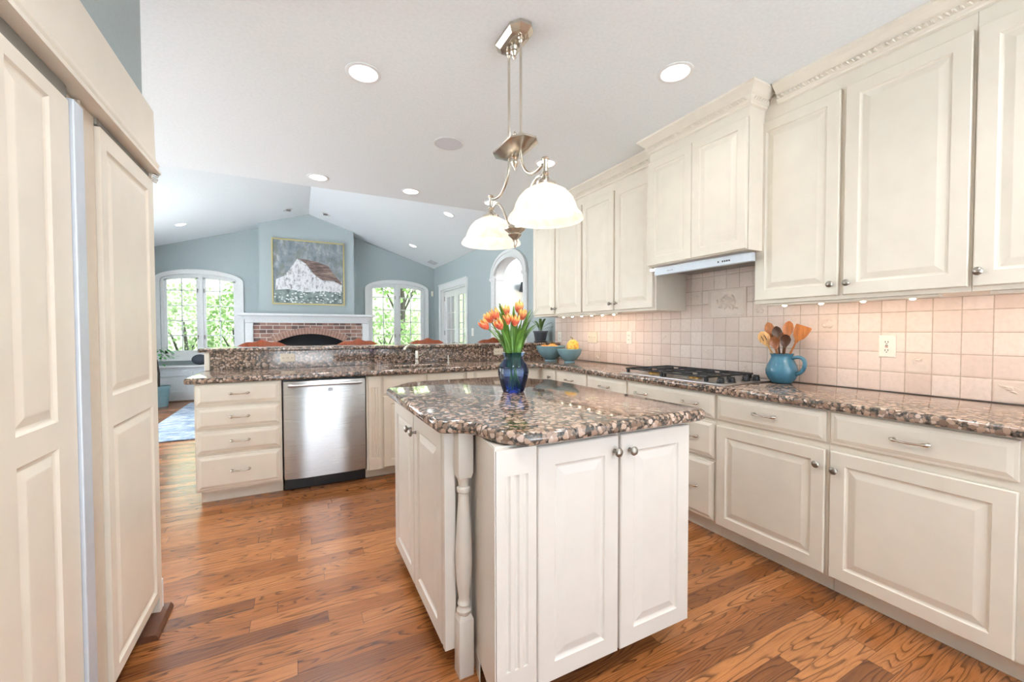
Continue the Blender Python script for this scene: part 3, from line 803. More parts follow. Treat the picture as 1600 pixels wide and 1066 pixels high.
g = G().lathe([(.030, 0), (.030, .008), (.025, .014), (.022, .05), (.024, .055), (.021, .065), (.020, .13)], (1.05, 4.09, .915), 16); obj('body', g, 'nickel', t, True)
pts = [(1.05, 4.09, 1.02)] + [(1.05 - .085 + .085 * math.cos(a), 4.09 - (.09 - .09 * math.cos(a)), 1.045 + .055 * math.sin(a)) for a in [PI * k / 14 * .93 for k in range(15)]]
obj('spout', G().tube(pts, [.019] * 3 + [.016] * (len(pts) - 3), 10), 'nickel', t, True)
obj('lever', G().tube([(1.05, 4.09, .99), (1.085, 4.08, 1.0), (1.125, 4.07, 1.03)], [.009, .007, .006], 8), 'nickel', t, True)
t = thing('soap_dispenser', 'small metal soap pump behind the sink, right of the faucet', 'soap dispenser', (1.37, 4.08, .915))
obj('pump_body', G().lathe([(.020, 0), (.019, .008), (.010, .012), (.009, .06)], (1.37, 4.08, .915), 12), 'nickel', t, True)
obj('spout', G().tube([(1.37, 4.08, .975), (1.37, 4.08, 1.0), (1.35, 4.06, 1.005), (1.33, 4.04, .995)], .007, 8), 'nickel', t, True)

t = thing('breakfast_bar', 'raised granite breakfast bar behind the sink worktop', 'bar counter', (.9, 4.25, 0))
obj('knee_wall', G().box(-.653, XR - .004, 4.205, 4.33, .001, 1.066).box(-.653, XR - .004, 4.18, 4.2045, .001, .86), 'cream_paint', t)
obj('stone_splash', G().box(-.652, XR - .004, 4.180, 4.2045, .9145, 1.066), 'granite', t)
obj('end_panel', G().box(-.690, -.6535, 4.176, 4.34, .9145, 1.066, .004).box(-.684, -.6535, 4.335, 4.3355, .0, .9), 'cream_paint', t)
slab('bar_top', [(-.725, 4.145), (XR - .004, 4.145), (XR - .004, 4.58), (-.60, 4.58), (-.69, 4.55), (-.725, 4.46)], 1.068, 1.101, .012, 'granite', t)

def outlet(label, F, u, v, w, h, kind, mat='outlet_white', cat='outlet', group='wall sockets'):
    t = thing('wall_outlet' if kind != 'switch' else 'light_switch', label, cat, F(u, v - h / 2, 0), group)
    obj('cover_plate', G().panel(F, u - w / 2, u + w / 2, v - h / 2, v + h / 2, [(0, .0008), (0, .004), (.004, .007), (.005, .007)]), mat, t)
    def b(g, a0, a1, b0, b1, d0, d1): g.loops([[F(a0, b0, d0), F(a1, b0, d0), F(a1, b1, d0), F(a0, b1, d0)], [F(a0, b0, d1), F(a1, b0, d1), F(a1, b1, d1), F(a0, b1, d1)]])
    if kind == 'duplex':
        for s in (-1, 1):
            g = G().lathe([(.0165, .0072), (.0165, .0095), (.0160, .010)], F(u, v + s * .021, 0), 16, F(0, 0, 1) - F(0, 0, 0)); o = obj('socket', g, mat, t)
            g = G()
            for q in (-.006, .006): b(g, u + q - .0015, u + q + .0015, v + s * .021 - .003, v + s * .021 + .008, .0101, .0106)
            obj('slot', g, 'slot_dark', o)
    elif kind == 'gfci':
        g = G(); b(g, u - .0165, u + .0165, v - .034, v + .034, .0072, .010); o = obj('socket', g, mat, t)
        g = G()
        for s in (-1, 1):
            for q in (-.006, .006): b(g, u + q - .0015, u + q + .0015, v + s * .022 - .004, v + s * .022 + .006, .0101, .0107)
            b(g, u - .003, u + .003, v + s * .022 - .011, v + s * .022 - .007, .0101, .0107)
        b(g, u - .006, u + .006, v + .0015, v + .006, .0101, .0115); obj('slot', g, 'slot_dark', o)
        g = G(); b(g, u - .006, u + .006, v - .006, v - .0015, .0101, .0115); obj('reset_button', g, 'button_red', o)
    elif kind == 'switch':
        for q in (-.046, 0, .046):
            g = G(); b(g, u + q - .005, u + q + .005, v - .012, v + .012, .0072, .0095); b(g, u + q - .003, u + q + .003, v - .001, v + .009, .0095, .017); obj('toggle', g, mat, t)
    else:
        for q in (-.035, 0, .035):
            g = G(); b(g, u + q - .013, u + q + .013, v - .015, v + .015, .0072, .0095); o = obj('socket', g, mat, t)
            g = G(); b(g, u + q - .006, u + q - .003, v - .004, v + .006, .0096, .0102); b(g, u + q + .003, u + q + .006, v - .004, v + .006, .0096, .0102); obj('slot', g, 'slot_dark', o)
FSP = face_y(4.180)
outlet('wide cream outlet on the bar splash above the dishwasher', FSP, -.086, 1.003, .115, .072, 'wide', 'outlet_cream')
outlet('wide cream outlet on the bar splash left of the tulip vase', FSP, 1.99, 1.010, .115, .072, 'wide', 'outlet_cream')

# ------------------------------------------------------------------ tile backsplash
XT = XR - .012
t = thing('backsplash', 'beige tumbled stone tile backsplash behind the cooktop', 'backsplash', (XR, 2.0, .915))
obj('tile_field', G().box(XT, XR - .001, -.32, 4.255, .9155, 1.3985).box(XT, XR - .001, 1.556, 2.338, 1.3986, 1.69), 'tumbled_tile', t)
FT = face_x(XT)
def relief(yc, zc, k):
    g = G(); F = FT; u = -yc
    h = .045
    g.panel(F, u - h, u + h, zc - h, zc + h, [(0, .0005), (0, .002), (.004, .003), (.005, .003)])
    rr = random.Random(k)
    if k % 3 == 0:                                                  # fruit on a twig
        for q, z in ((-.014, -.012), (.012, -.016), (.0, -.002)):
            g.lathe([(.015, 0), (.013, .004), (.007, .007), (.001, .008)], F(u + q, zc + z, .003), 14, F(0, 0, 1) - F(0, 0, 0))
    n = 5
    for i in range(n):
        a = rr.uniform(0, 2 * PI); c = (u + rr.uniform(-.015, .015), zc + rr.uniform(-.005, .022)); L = rr.uniform(.012, .02)
        pts = [F(c[0] + math.cos(a) * L * q, c[1] + math.sin(a) * L * q + .004 * (1 - q * q), .003) for q in (-1, -.6, 0, .6, 1)]
        g.tube(pts, [.0012, .004, .0065, .004, .0012], 6)
    g.tube([F(u - .034, zc + .03, .003), F(u - .01, zc + .012, .003), F(u + .012, zc + .022, .003), F(u + .034, zc + .008, .003)], .0016, 5)
    obj('relief_tile', g, 'relief_tile', t, True)
uy = lambda k: .66 + .1015 * (k + .5)
vz_ = lambda k: .914 + .1055 * (k + .5)
for i, (y, z) in enumerate(((1.305, 1.283), (.912, 1.07), (.612, .967), (1.72, 1.385), (2.53, 1.19), (2.12, 1.08), (1.80, .967), (2.73, .967), (3.14, 1.08), (3.43, .967), (2.22, 1.45))):
    ky = round((y - .66) / .1015 - .5); kz = round((z - .914) / .1055 - .5); relief(uy(ky), vz_(kz), i)
g = G(); u0, u1, v0, v1 = -2.124, -1.822, 1.338, 1.546
g.panel(FT, u0, u1, v0, v1, [(0, .0005), (0, .007), (.006, .010), (.012, .009), (.018, .004), (.022, .003)])
rr = random.Random(5)
for i in range(46):
    a = rr.uniform(0, 2 * PI); cu = (u0 + u1) / 2 + rr.gauss(0, .045); cv = (v0 + v1) / 2 + .01 + rr.gauss(0, .024); L = rr.uniform(.012, .022)
    if not (u0 + .05 < cu < u1 - .05 and v0 + .045 < cv < v1 - .045): continue
    pts = [FT(cu + math.cos(a) * L * q, cv + math.sin(a) * L * q + .004 * (1 - q * q), .004) for q in (-1, -.6, 0, .6, 1)]
    g.tube(pts, [.0015, .005, .008, .005, .0015], 6)
obj('fruit_basket_relief', g, 'relief_tile', t, True)
FO = face_x(XT - .0005)
outlet('white outlet with test buttons on the tiles, right of the blue pitcher', FO, -1.038, 1.155, .072, .118, 'gfci')
outlet('white two-socket outlet on the tiles between cooktop and switch plate', FO, -2.975, 1.172, .072, .118, 'duplex')
outlet('cream triple switch plate on the tiles above the small bowl', FO, -3.53, 1.168, .165, .118, 'switch', 'outlet_cream', 'light switch', 'switch plates')
outlet('white two-socket outlet at the far end of the tiles behind the bowls', FO, -4.148, 1.168, .072, .118, 'duplex')

# ------------------------------------------------------------------ upper cabinets
XU = 2.47
def upper(label, y0, y1, doors, x=XU, z0=1.40, z1=CH - .004, paint='cream_paint', xr=None, dz=(1.420, 2.462)):
    t = thing('wall_cabinet', label, 'cabinet', ((x + XR) / 2, (y0 + y1) / 2, z0), 'wall cabinets above the worktop')
    obj('carcass', G().box(x, XR - .002 if xr is None else xr, y0 + .0005, y1 - .0005, z0, z1), paint, t)
    F = face_x(x)
    for a, b, kn in doors: door(F, -b, -a, dz[0], dz[1], t, paint, (-kn, 1.478) if kn else None)
    return t
upper('tall double-door wall cabinet right of the range hood', .646, 1.556, [(1.117, 1.549, 1.143), (.654, 1.094, 1.070)])
upper('wall cabinet cut off by the upper right edge of the view', -.30, .6455, [(.195, .640, .620), (-.29, .18, None)])
upper('double-door wall cabinet adjoining the left side of the range hood', 2.338, 3.265, [(2.36, 2.795, 2.765), (2.812, 3.255, 2.84)])
upper('double-door wall cabinet at the far left end by the blue wall', 3.2655, 4.205, [(3.276, 3.725, 3.705), (3.745, 4.195, 3.765)])
th = upper('projecting hood cabinet with two knobless doors above the range hood', 1.506, 2.264, [], 2.32, 1.712, CH - .004, xr=XU - .001)
g = G(); F = face_x(2.32)
for a, b in ((1.51, 1.884), (1.886, 2.262)): door(F, -b, -a, 1.716, 2.47, th, 'cream_paint', None, .055)
obj('side_block', G().box(XU + .0005, XR - .0025, 1.5585, 2.336, 1.712, 2.60), 'cream_paint', th)

def crown(label, x, y0, y1, endlo=False, endhi=False):
    # stepped crown with a dentil rope, mitred round the free ends
    prof = [(0, 0), (-.012, .006), (-.014, .016), (-.020, .020), (-.024, .024), (-.024, .052), (-.032, .058), (-.050, .078), (-.062, .088), (-.068, .092), (-.068, .106), (0, .106)]
    g = G(); rings = []
    zb = CH - .107
    for d, h in prof:
        xa = x + d; lo = y0 + (d if endlo else 0); hi = y1 - (d if endhi else 0)
        r = [(xa, lo, zb + h), (xa, hi, zb + h)]
        if endlo: r = [(x + endlo, lo, zb + h)] + r
        if endhi: r = r + [(x + endhi, hi, zb + h)]
        rings.append([V(p) for p in r])
    g.loops(rings, False, False, False)
    n = int((y1 - y0) / .022)
    for k in range(n):
        y = y0 + (y1 - y0) * (k + .5) / n
        g.tube([(x - .0245, y - .008, zb + .028), (x - .031, y, zb + .038), (x - .0245, y + .008, zb + .048)], [.003, .006, .003], 5)
    if endlo:
        for k in range(int(endlo / .022)):
            xx = x + .022 * (k + .5); g.tube([(xx - .008, y0 - .0245, zb + .028), (xx, y0 - .031, zb + .038), (xx + .008, y0 - .0245, zb + .048)], [.003, .006, .003], 5)
    o = obj('crown_molding', g, 'cream_paint'); tag(o, label, 'molding', 'cabinet crown moldings')
crown('cream rope-carved crown molding on the right wall cabinets', XU - .0015, -.30, 1.431)
crown('cream rope-carved crown molding around the projecting hood cabinet', 2.3185, 1.506, 2.264, .149, .149)
crown('cream rope-carved crown molding on the left wall cabinets', XU - .0015, 2.338, 4.205)

t = thing('range_hood', 'slim slide-out range hood with a pale metal edge below the hood cabinet', 'range hood', (2.58, 1.9, 1.645))
obj('hood_body', G().box(2.40, XR - .015, 1.5595, 2.337, 1.690, 1.711), 'brushed_steel', t)
obj('front_visor', G().box(2.365, 2.399, 1.512, 2.26, 1.648, 1.700, .004), 'aluminium', t)
obj('filter', G().prism([(2.42, 1.689), (2.74, 1.689), (2.74, 1.678), (2.44, 1.682)], lambda a, b: (a, 1.57, b), lambda a, b: (a, 2.25, b)), 'part_and_shade_grey', t)
for i, y in enumerate((1.73, 1.700, 1.685, 1.670, 1.655)):
    obj('button', G().box(2.362, 2.3648, y - .004, y + .004, 1.668, 1.678), 'black_plastic', t)
obj('maker_lettering', G().box(2.3640, 2.3648, 2.13, 2.136, 1.670, 1.676).box(2.3640, 2.3648, 2.118, 2.126, 1.670, 1.674).box(2.3640, 2.3648, 2.105, 2.113, 1.670, 1.674).box(2.3640, 2.3648, 2.09, 2.10, 1.670, 1.675), 'part_and_shade_grey', t)

def light_bar(label, y0, y1, n, x=2.50, e=1.1):
    t = thing('under_cabinet_light', label, 'light', (x, (y0 + y1) / 2, 1.385), 'under-cabinet lights')
    obj('housing', G().box(x - .012, x + .035, y0, y1, 1.386, 1.3995, .003), 'cream_paint', t)
    for k in range(n):
        y = y0 + (y1 - y0) * (k + .5) / n
        b = obj('bulb', G().lathe([(.011, .0), (.010, -.004), (.004, -.007), (.0005, -.0075)], (x + .011, y, 1.3855), 12), 'strip_bulb', t, True)
    l = bpy.data.lights.new('under_cabinet_glow', 'AREA'); l.shape = 'RECTANGLE'; l.size = .02; l.size_y = y1 - y0; l.energy = e * (y1 - y0) * LAMP; l.color = (1, .76, .54)
    o = bpy.data.objects.new('under_cabinet_glow', l); C.collection.objects.link(o); o.parent = t; o.location = (.011, 0, -.010)
    o.rotation_euler = (0, math.radians(-20), 0)
light_bar('slim light bar with six bulbs under the far left wall cabinets', 2.78, 3.72, 6, 2.49)
light_bar('slim light bar under the double-door wall cabinet right of the hood', .75, 1.50, 4, 2.50)
light_bar('slim light bar under the wall cabinet at the right edge of the view', -.25, .60, 4, 2.50)

# ------------------------------------------------------------------ cooktop
t = thing('cooktop', 'stainless gas cooktop with black grates set in the granite worktop', 'cooktop', (2.46, 2.0, .914))
g = G(); x0, x1, y0, y1 = 2.205, 2.725, 1.565, 2.445
slab('steel_tray', [(x0, y0), (x1, y0), (x1, y1), (x0, y1)], .9145, .9225, .003, 'brushed_steel', t)
def grate(ya, yb):
    g = G(); z = .956; xa, xb = 2.245, 2.70; r = .0085
    def bar(p, q, h=.010, w=.007):
        p, q = V(p), V(q); d = (q - p).normalized(); s = V((-d.y, d.x, 0)) * w
        g.loops([[p - s - V((0, 0, h)), p + s - V((0, 0, h)), p + s, p - s], [q - s - V((0, 0, h)), q + s - V((0, 0, h)), q + s, q - s]])
    for a, b in (((xa, ya), (xb, ya)), ((xa, yb), (xb, yb)), ((xa, ya), (xa, yb)), ((xb, ya), (xb, yb)), (((xa + xb) / 2, ya), ((xa + xb) / 2, yb))):
        bar((a[0], a[1], z), (b[0], b[1], z))
    ym = (ya + yb) / 2
    for cx in (xa + (xb - xa) * .25, xa + (xb - xa) * .75):
        for dx, dy in ((1, 0), (-1, 0), (0, 1), (0, -1)):
            e = (cx + dx * (xb - xa) * .25, ym + dy * (yb - ya) * .5)
            bar((cx + dx * .03, ym + dy * .03, z + .002), (e[0], e[1], z + .001), .012, .006)
    for x in (xa + .01, xb - .01, (xa + xb) / 2):
        for y in (ya + .01, yb - .01): g.box(x - .009, x + .009, y - .009, y + .009, .9228, z - .006)
    return obj('grate', g, 'black_iron', t)
grate(1.715, 2.065); grate(2.070, 2.420)
for bx_, by_ in ((2.36, 1.89), (2.585, 1.89), (2.36, 2.245), (2.585, 2.245)):
    b = obj('burner', G().lathe([(.045, .0), (.045, .006), (.036, .010), (.034, .016)], (bx_, by_, .9228), 20), 'brass', t, True)
    obj('burner_cap', G().lathe([(.030, .0162), (.030, .021), (.024, .024), (.001, .0245)], (bx_, by_, .9228), 20), 'black_iron', b, True)
for x, y in ((2.275, 1.64), (2.355, 1.625), (2.52, 1.64), (2.60, 1.625)):
    k = obj('control_knob', G().lathe([(.024, 0), (.024, .004), (.019, .006), (.020, .022), (.017, .027), (.001, .027)], (x, y, .9228), 20), 'black_plastic', t, True)
    obj('grip', G().box(x - .004, x + .004, y - .019, y + .019, .9499, .957, .002), 'black_plastic', k)

# ------------------------------------------------------------------ island
IT, IB = .926, .882
t = thing('island_cabinet', 'white kitchen island with a turned corner post and four panelled doors', 'kitchen island', (.95, 1.75, 0))
poly = [(.478, 2.33), (.478, 1.442), (.575, 1.442), (.5335, 1.150), (1.385, 1.150), (1.385, 2.33)]
obj('carcass', G().prism(poly, lambda a, b: (a, b, .085), lambda a, b: (a, b, IB - .002)), 'island_cream_dimmed', t)
obj('toe_kick', G().prism([(.60, 2.25), (.60, 1.24), (1.30, 1.24), (1.30, 2.25)], lambda a, b: (a, b, .001), lambda a, b: (a, b, .084)), 'part_and_shade_grey', t)
obj('corner_panel', G().prism([(.5275, 1.131), (.575, 1.441), (.5722, 1.4415), (.5245, 1.1315)], lambda a, b: (a, b, .075 if b > 1.3 else .075), lambda a, b: (a, b, IB - .002)).prism([(.555, 1.32), (.575, 1.441), (.5722, 1.4415), (.552, 1.3205)], lambda a, b: (a, b, .001), lambda a, b: (a, b, .0745)), 'island_cream_dimmed', t)
FI = face_y(1.150)
door(FI, .678, 1.016, .078, .866, t, 'island_cream_dimmed', (.995, .812), .064); door(FI, 1.026, 1.382, .078, .866, t, 'island_cream_dimmed', (1.066, .808), .064)
fluted(FI, .529, .672, .078, .874, t, 'island_cream_dimmed', .021, 3, .17, .79)
FIL = face_x(.478)
door(FIL, -1.853, -1.452, .078, .866, t, 'island_cream_dimmed', (-1.818, .790), .06); door(FIL, -2.270, -1.863, .078, .866, t, 'island_cream_dimmed', (-1.902, .790), .06)
obj('corner_stile', G().box(.458, .5, 1.415, 1.4415, .078, .874, .002), 'island_cream_dimmed', t)
px, py, hw = .5205, 1.388, .0275
g = G().box(px - hw, px + hw, py - hw, py + hw, .001, .205, .002)
def sqr(z, h): return [V((px - h, py - h, z)), V((px + h, py - h, z)), V((px + h, py + h, z)), V((px - h, py + h, z))]
g.loops([sqr(.205, hw), sqr(.222, hw * .74)], True, False, True)
g.lathe([(.022, .219), (.026, .226), (.027, .236), (.021, .243), (.020, .252), (.024, .258), (.022, .266), (.019, .272), (.0195, .285), (.025, .32), (.0295, .37), (.0305, .42), (.029, .48), (.0255, .54), (.0215, .60), (.019, .645), (.018, .660), (.0235, .665), (.0245, .672), (.0235, .679), (.018, .684), (.019, .700), (.023, .712), (.026, .718)], (px, py, 0), 28)
g.loops([sqr(.716, hw * .80), sqr(.735, hw), sqr(IB - .002, hw)], True, True, True)
obj('turned_post', g, 'island_cream_dimmed', t, True, angle=35)
def island_top():
    L, Rr, Fr, Bk = .425, 1.458, 1.092, 2.575
    o = [(L, 1.39)]
    o += [(L + .012, 1.372), (.47, 1.352), (.505, 1.335), (.527, 1.30), (.537, 1.25), (.545, 1.20), (.563, 1.155), (.595, 1.115), (.635, 1.095), (.66, Fr)]
    o += [(Rr - .05, Fr), (Rr - .02, Fr + .01), (Rr - .004, Fr + .03), (Rr, Fr + .06)]
    o += [(Rr, 2.27), (Rr - .012, 2.29), (1.41, 2.31), (1.38, 2.345), (1.37, 2.40), (1.35, 2.48), (1.30, 2.55), (1.24, Bk)]
    o += [(.70, Bk), (.64, 2.562), (.58, 2.53), (.535, 2.48), (.50, 2.425), (.465, 2.385), (.437, 2.355), (L, 2.32)]
    return slab('island_countertop', o, IB, IT, .016, 'granite')
tag(island_top(), 'brown speckled granite island top with scalloped corners', 'countertop')

# ------------------------------------------------------------------ refrigerator wall
t = thing('refrigerator', 'tall built-in refrigerator faced with cream panels and a steel grip strip', 'refrigerator', (-.9, 1.75, 0))
FF = face_f(-.562)
def tall_door(name, u0, u1, z0, z1, zs, st, sl, sr):
    g = G(); RR = lambda: [(0, .020), (.006, .014), (.010, .012), (.014, .0115), (.036, .0185), (.040, .019)]
    w = .020
    def fq(a, b, c, d): g.face([FF(a, c, w), FF(b, c, w), FF(b, d, w), FF(a, d, w)])
    fq(u0, u0 + sl, z0, z1); fq(u1 - sr, u1, z0, z1)
    edges = [z0] + [e for p in zs for e in p] + [z1]
    for a, b in zip(edges[::2], edges[1::2]): fq(u0 + sl, u1 - sr, a, b)
    for a, b in zs: g.panel(FF, u0 + sl, u1 - sr, a, b, RR(), back=1)
    for a, b, c, d in ((u0, z0, u1, z0), (u1, z0, u1, z1), (u1, z1, u0, z1), (u0, z1, u0, z0)):
        g.face([FF(a, b, w), FF(c, d, w), FF(c, d, 0), FF(a, b, 0)])
    g.face([FF(u0, z0, 0), FF(u1, z0, 0), FF(u1, z1, 0), FF(u0, z1, 0)])
    return obj(name, g, 'cream_paint', t)
d1 = tall_door('freezer_door', 1.195, 1.551, .10, 1.862, ((.17, .945), (1.012, 1.825)), .06, .078, .100)
d2 = tall_door('fridge_door', 1.752, 2.258, .10, 1.880, ((.135, .930), (1.030, 1.825)), .05, .045, .045)
obj('cabinet_box', G().box(-1.315, -.5625, 1.197, 2.254, .10, 1.90), 'cream_paint', t)
obj('grip_strip', G().box(-.5620, -.533, 1.554, 1.612, .10, 1.872, .003).box(-.5620, -.546, 1.612, 1.634, .10, 1.872, .002), 'aluminium', t)
obj('filler_strip', G().box(-.5620, -.556, 1.6345, 1.750, .10, 1.905, .001).box(-.556, -.548, 1.635, 1.645, .10, 1.905, .002), 'taupe_strip', t)
obj('toe_kick', G().box(-1.25, -.64, 1.20, 2.25, .001, .099), 'black_plastic', t)
obj('grille', G().box(-.5620, -.550, 1.195, 1.562, 1.868, 1.905).box(-.5620, -.550, 1.752, 2.258, 1.886, 1.905), 'part_and_shade_grey', t)  # grey strips stand in for the cornice's shadow above the doors
obj('hinge', G().tube([(-.538, 2.262, 1.905), (-.520, 2.268, 1.897)], .006, 8).tube([(-.540, 2.262, 1.890), (-.522, 2.268, 1.882)], .005, 8).tube([(-.540, 2.262, 1.878), (-.526, 2.266, 1.872)], .004, 8), 'pewter', t, True)
g = G()
prof = [(-.562, 1.908), (-.512, 1.908), (-.512, 1.918), (-.516, 1.924), (-.522, 1.934), (-.518, 1.942), (-.518, 1.950), (-.524, 1.956), (-.528, 1.968), (-.530, 1.972), (-.534, 2.172), (-.552, 2.172), (-.552, 2.182), (-.562, 2.182)]
t2 = thing('refrigerator_surround', 'cream cornice and end panel framing the top of the refrigerator', 'cabinet trim', (-.7, 1.75, 1.9))
obj('cornice', G().prism(prof, lambda a, b: (a, .55, b), lambda a, b: (a, 2.275, b)), 'cream_paint', t2)
obj('top_box', G().box(-1.315, -.5625, 1.192, 2.254, 1.908, 2.182), 'cream_paint', t2)
obj('end_panel', G().box(-1.315, -.545, 2.262, 2.294, .001, 1.9075, .002), 'cream_paint', t2)
obj('near_side_panel', G().box(-.5645, -.545, .56, 1.190, .001, 1.9075, .002), 'cream_paint', t2)
tag(obj('shoe_block', G().prism([(-.575, 0.001), (-.514, 0.001), (-.516, .014), (-.524, .024), (-.575, .030)], lambda a, b: (a, 2.10, b), lambda a, b: (a, 2.33, b)), 'brown_strip'), 'short dark brown wood strip on the floor below the refrigerator corner', 'wood strip')

# ------------------------------------------------------------------ ceiling lamps
def down_light(label, x, y, z=CH, r=.075, slope=0, on=True, e=14, name='recessed_light', group='recessed ceiling lights'):
    t = thing(name, label, 'ceiling light', (x, y, z), group)
    ax = V((slope, 0, -1)).normalized(); c = V((x, y, z))
    obj('trim_ring', G().lathe([(r + .018, .0008), (r + .018, .004), (r + .012, .007), (r, .0065), (r - .004, .001)], c, 32, ax, (False, False)), 'white_trim', t, True)
    obj('lens', G().lathe([(r - .003, .0012), (r * .6, .0022), (.001, .0028)], c, 28, ax, (False, True)), 'lamp_lens' if on else 'speaker_grey', t, True)
    if on:
        l = bpy.data.lights.new('downlight_glow', 'SPOT'); l.energy = e * LAMP; l.spot_size = math.radians(150); l.spot_blend = .9; l.shadow_soft_size = .06; l.color = (1, .99, .98)
        o = bpy.data.objects.new('downlight_glow', l); C.collection.objects.link(o); o.parent = t; o.location = ax * .02
        o.rotation_euler = V((0, 0, -1)).rotation_difference(ax).to_euler()
    else:
        g = G()
        for k in range(3): g.box(x - r * .7, x + r * .7, y - .05 + .04 * k, y - .04 + .04 * k, z - .012, z - .003)
        obj('inner_ring', g, 'part_and_shade_grey', t)
    return t
down_light('large recessed light in the kitchen ceiling left of the pendant rods', .332, 2.388, e=30)
down_light('large recessed light in the kitchen ceiling right of the pendant rods', 1.832, 1.611, e=8)
down_light('recessed light above the near pendant shade, by the wall cabinets', 1.854, 2.962, e=6)
down_light('recessed light at the left end of the far ceiling row', .178, 4.174, e=24)
down_light('recessed light in the middle of the far ceiling row', 1.019, 4.169)
down_light('recessed light partly behind the pendant arm, right end of the far row', 1.893, 4.14, e=8)
for (x, y, e) in ((.33, .6, 34), (1.83, .1, 24), (.33, -1.5, 18), (1.83, -1.5, 14), (.9, -3.0, 14)):
    down_light('recessed light in the kitchen ceiling behind the viewer', x, y, e=e)
down_light('small light in the sloped ceiling above the left arched window', -1.62, 8.2, vz(-1.62), .07, SL, e=9)
down_light('light in the right slope just beyond the flat kitchen ceiling', 1.97, 5.81, vz(1.97), .07, -SL, e=9)
down_light('small light in the right slope above the right arched window', 2.03, 8.17, vz(2.03), .07, -SL, e=9)
down_light('light in the left slope near the left wall edge', -2.06, 5.9, vz(-2.06), .07, SL, e=9)
down_light('unlit ceiling spot left of the ridge above the painting', -.144, 8.366, vz(-.144), .075, SL, False)
down_light('unlit ceiling spot right of the ridge above the painting', .492, 8.436, vz(.492), .075, -SL, False)
t = thing('ceiling_speaker', 'round pale grey speaker grille in the ceiling left of the pendant', 'speaker', (1.014, 2.983, CH))
obj('rim', G().lathe([(.112, .0006), (.112, .005), (.106, .007), (.102, .006)], (1.014, 2.983, CH), 36, (0, 0, -1), (False, False)), 'white_trim', t, True)
obj('grille', G().lathe([(.103, .0035), (.06, .0045), (.001, .005)], (1.014, 2.983, CH), 36, (0, 0, -1), (False, True)), 'speaker_grey', t, True)
ax = V((-SL, 0, -1)).normalized()
g = G()
for k in range(9): g.box(2.54 + .0, 2.70, 8.70 + .03 * k, 8.715 + .03 * k, 0, .006)
bmesh.ops.translate(g.b, vec=V((0, 0, -.006)), verts=g.b.verts)
for v in g.b.verts: v.co.z += vz(v.co.x) - .001
tag(obj('ceiling_vent', g, 'speaker_grey'), 'pale slotted air vent in the ceiling near the far right corner', 'vent')

# pendant
t = thing('island_pendant', 'brushed nickel pendant with two white glass shades above the island', 'pendant lamp', (.93, 1.765, CH))
X0 = .93
def oct8(cx, cy, rx, ry, z, c=.45):
    return [V((cx + sx * rx * a, cy + sy * ry * b, z)) for sx, sy, a, b in ((1, -1, c, 1), (1, -1, 1, c + .2), (1, 1, 1, c + .2), (1, 1, c, 1), (-1, 1, c, 1), (-1, 1, 1, c + .2), (-1, -1, 1, c + .2), (-1, -1, c, 1))]
g = G().loops([oct8(X0, 1.77, .062, .118, CH - .001), oct8(X0, 1.77, .062, .118, CH - .014), oct8(X0, 1.77, .045, .095, CH - .034), oct8(X0, 1.77, .03, .08, CH - .038)])
obj('canopy', g, 'nickel', t)
obj('canopy_finial', G().lathe([(.012, .0), (.02, .012), (.014, .026), (.018, .036), (.008, .052), (.010, .060), (.001, .072)], (X0, 1.77, CH - .038), 14, (0, 0, -1)), 'nickel', t, True)
for y in (1.705, 1.825):
    g = G().lathe([(.011, 0), (.013, .010), (.008, .016), (.011, .024), (.006, .034)], (X0, y, CH - .036), 12, (0, 0, -1)); g.tube([(X0, y, CH - .06), (X0, y, 2.14)], .0062, 8)
    g.lathe([(.007, 0), (.012, .010), (.013, .02), (.013, .03)], (X0, y, 2.165), 12, (0, 0, -1)); obj('down_rod', g, 'nickel', t, True)
yc = 1.765
g = G().loops([oct8(X0, yc, .028, .07, 2.150), oct8(X0, yc, .04, .085, 2.142), oct8(X0, yc, .072, .145, 2.118), oct8(X0, yc, .072, .145, 2.110), oct8(X0, yc, .045, .09, 2.085), oct8(X0, yc, .022, .05, 2.075)])
g.lathe([(.012, 0), (.018, .012), (.010, .022), (.020, .034), (.013, .05), (.006, .058), (.001, .072)], (X0, yc, 2.078), 14, (0, 0, -1))
g.lathe([(.010, 0), (.014, .01), (.007, .02), (.010, .028), (.001, .044)], (X0, yc, 2.150), 12); obj('center_plate', g, 'nickel', t, True, angle=30)
def bez(p, n=16):
    out = []
    for k in range(n + 1):
        s = k / n; a = (1 - s) ** 3; b = 3 * s * (1 - s) ** 2; c = 3 * s * s * (1 - s); d = s ** 3
        out.append(V(p[0]) * a + V(p[1]) * b + V(p[2]) * c + V(p[3]) * d)
    return out
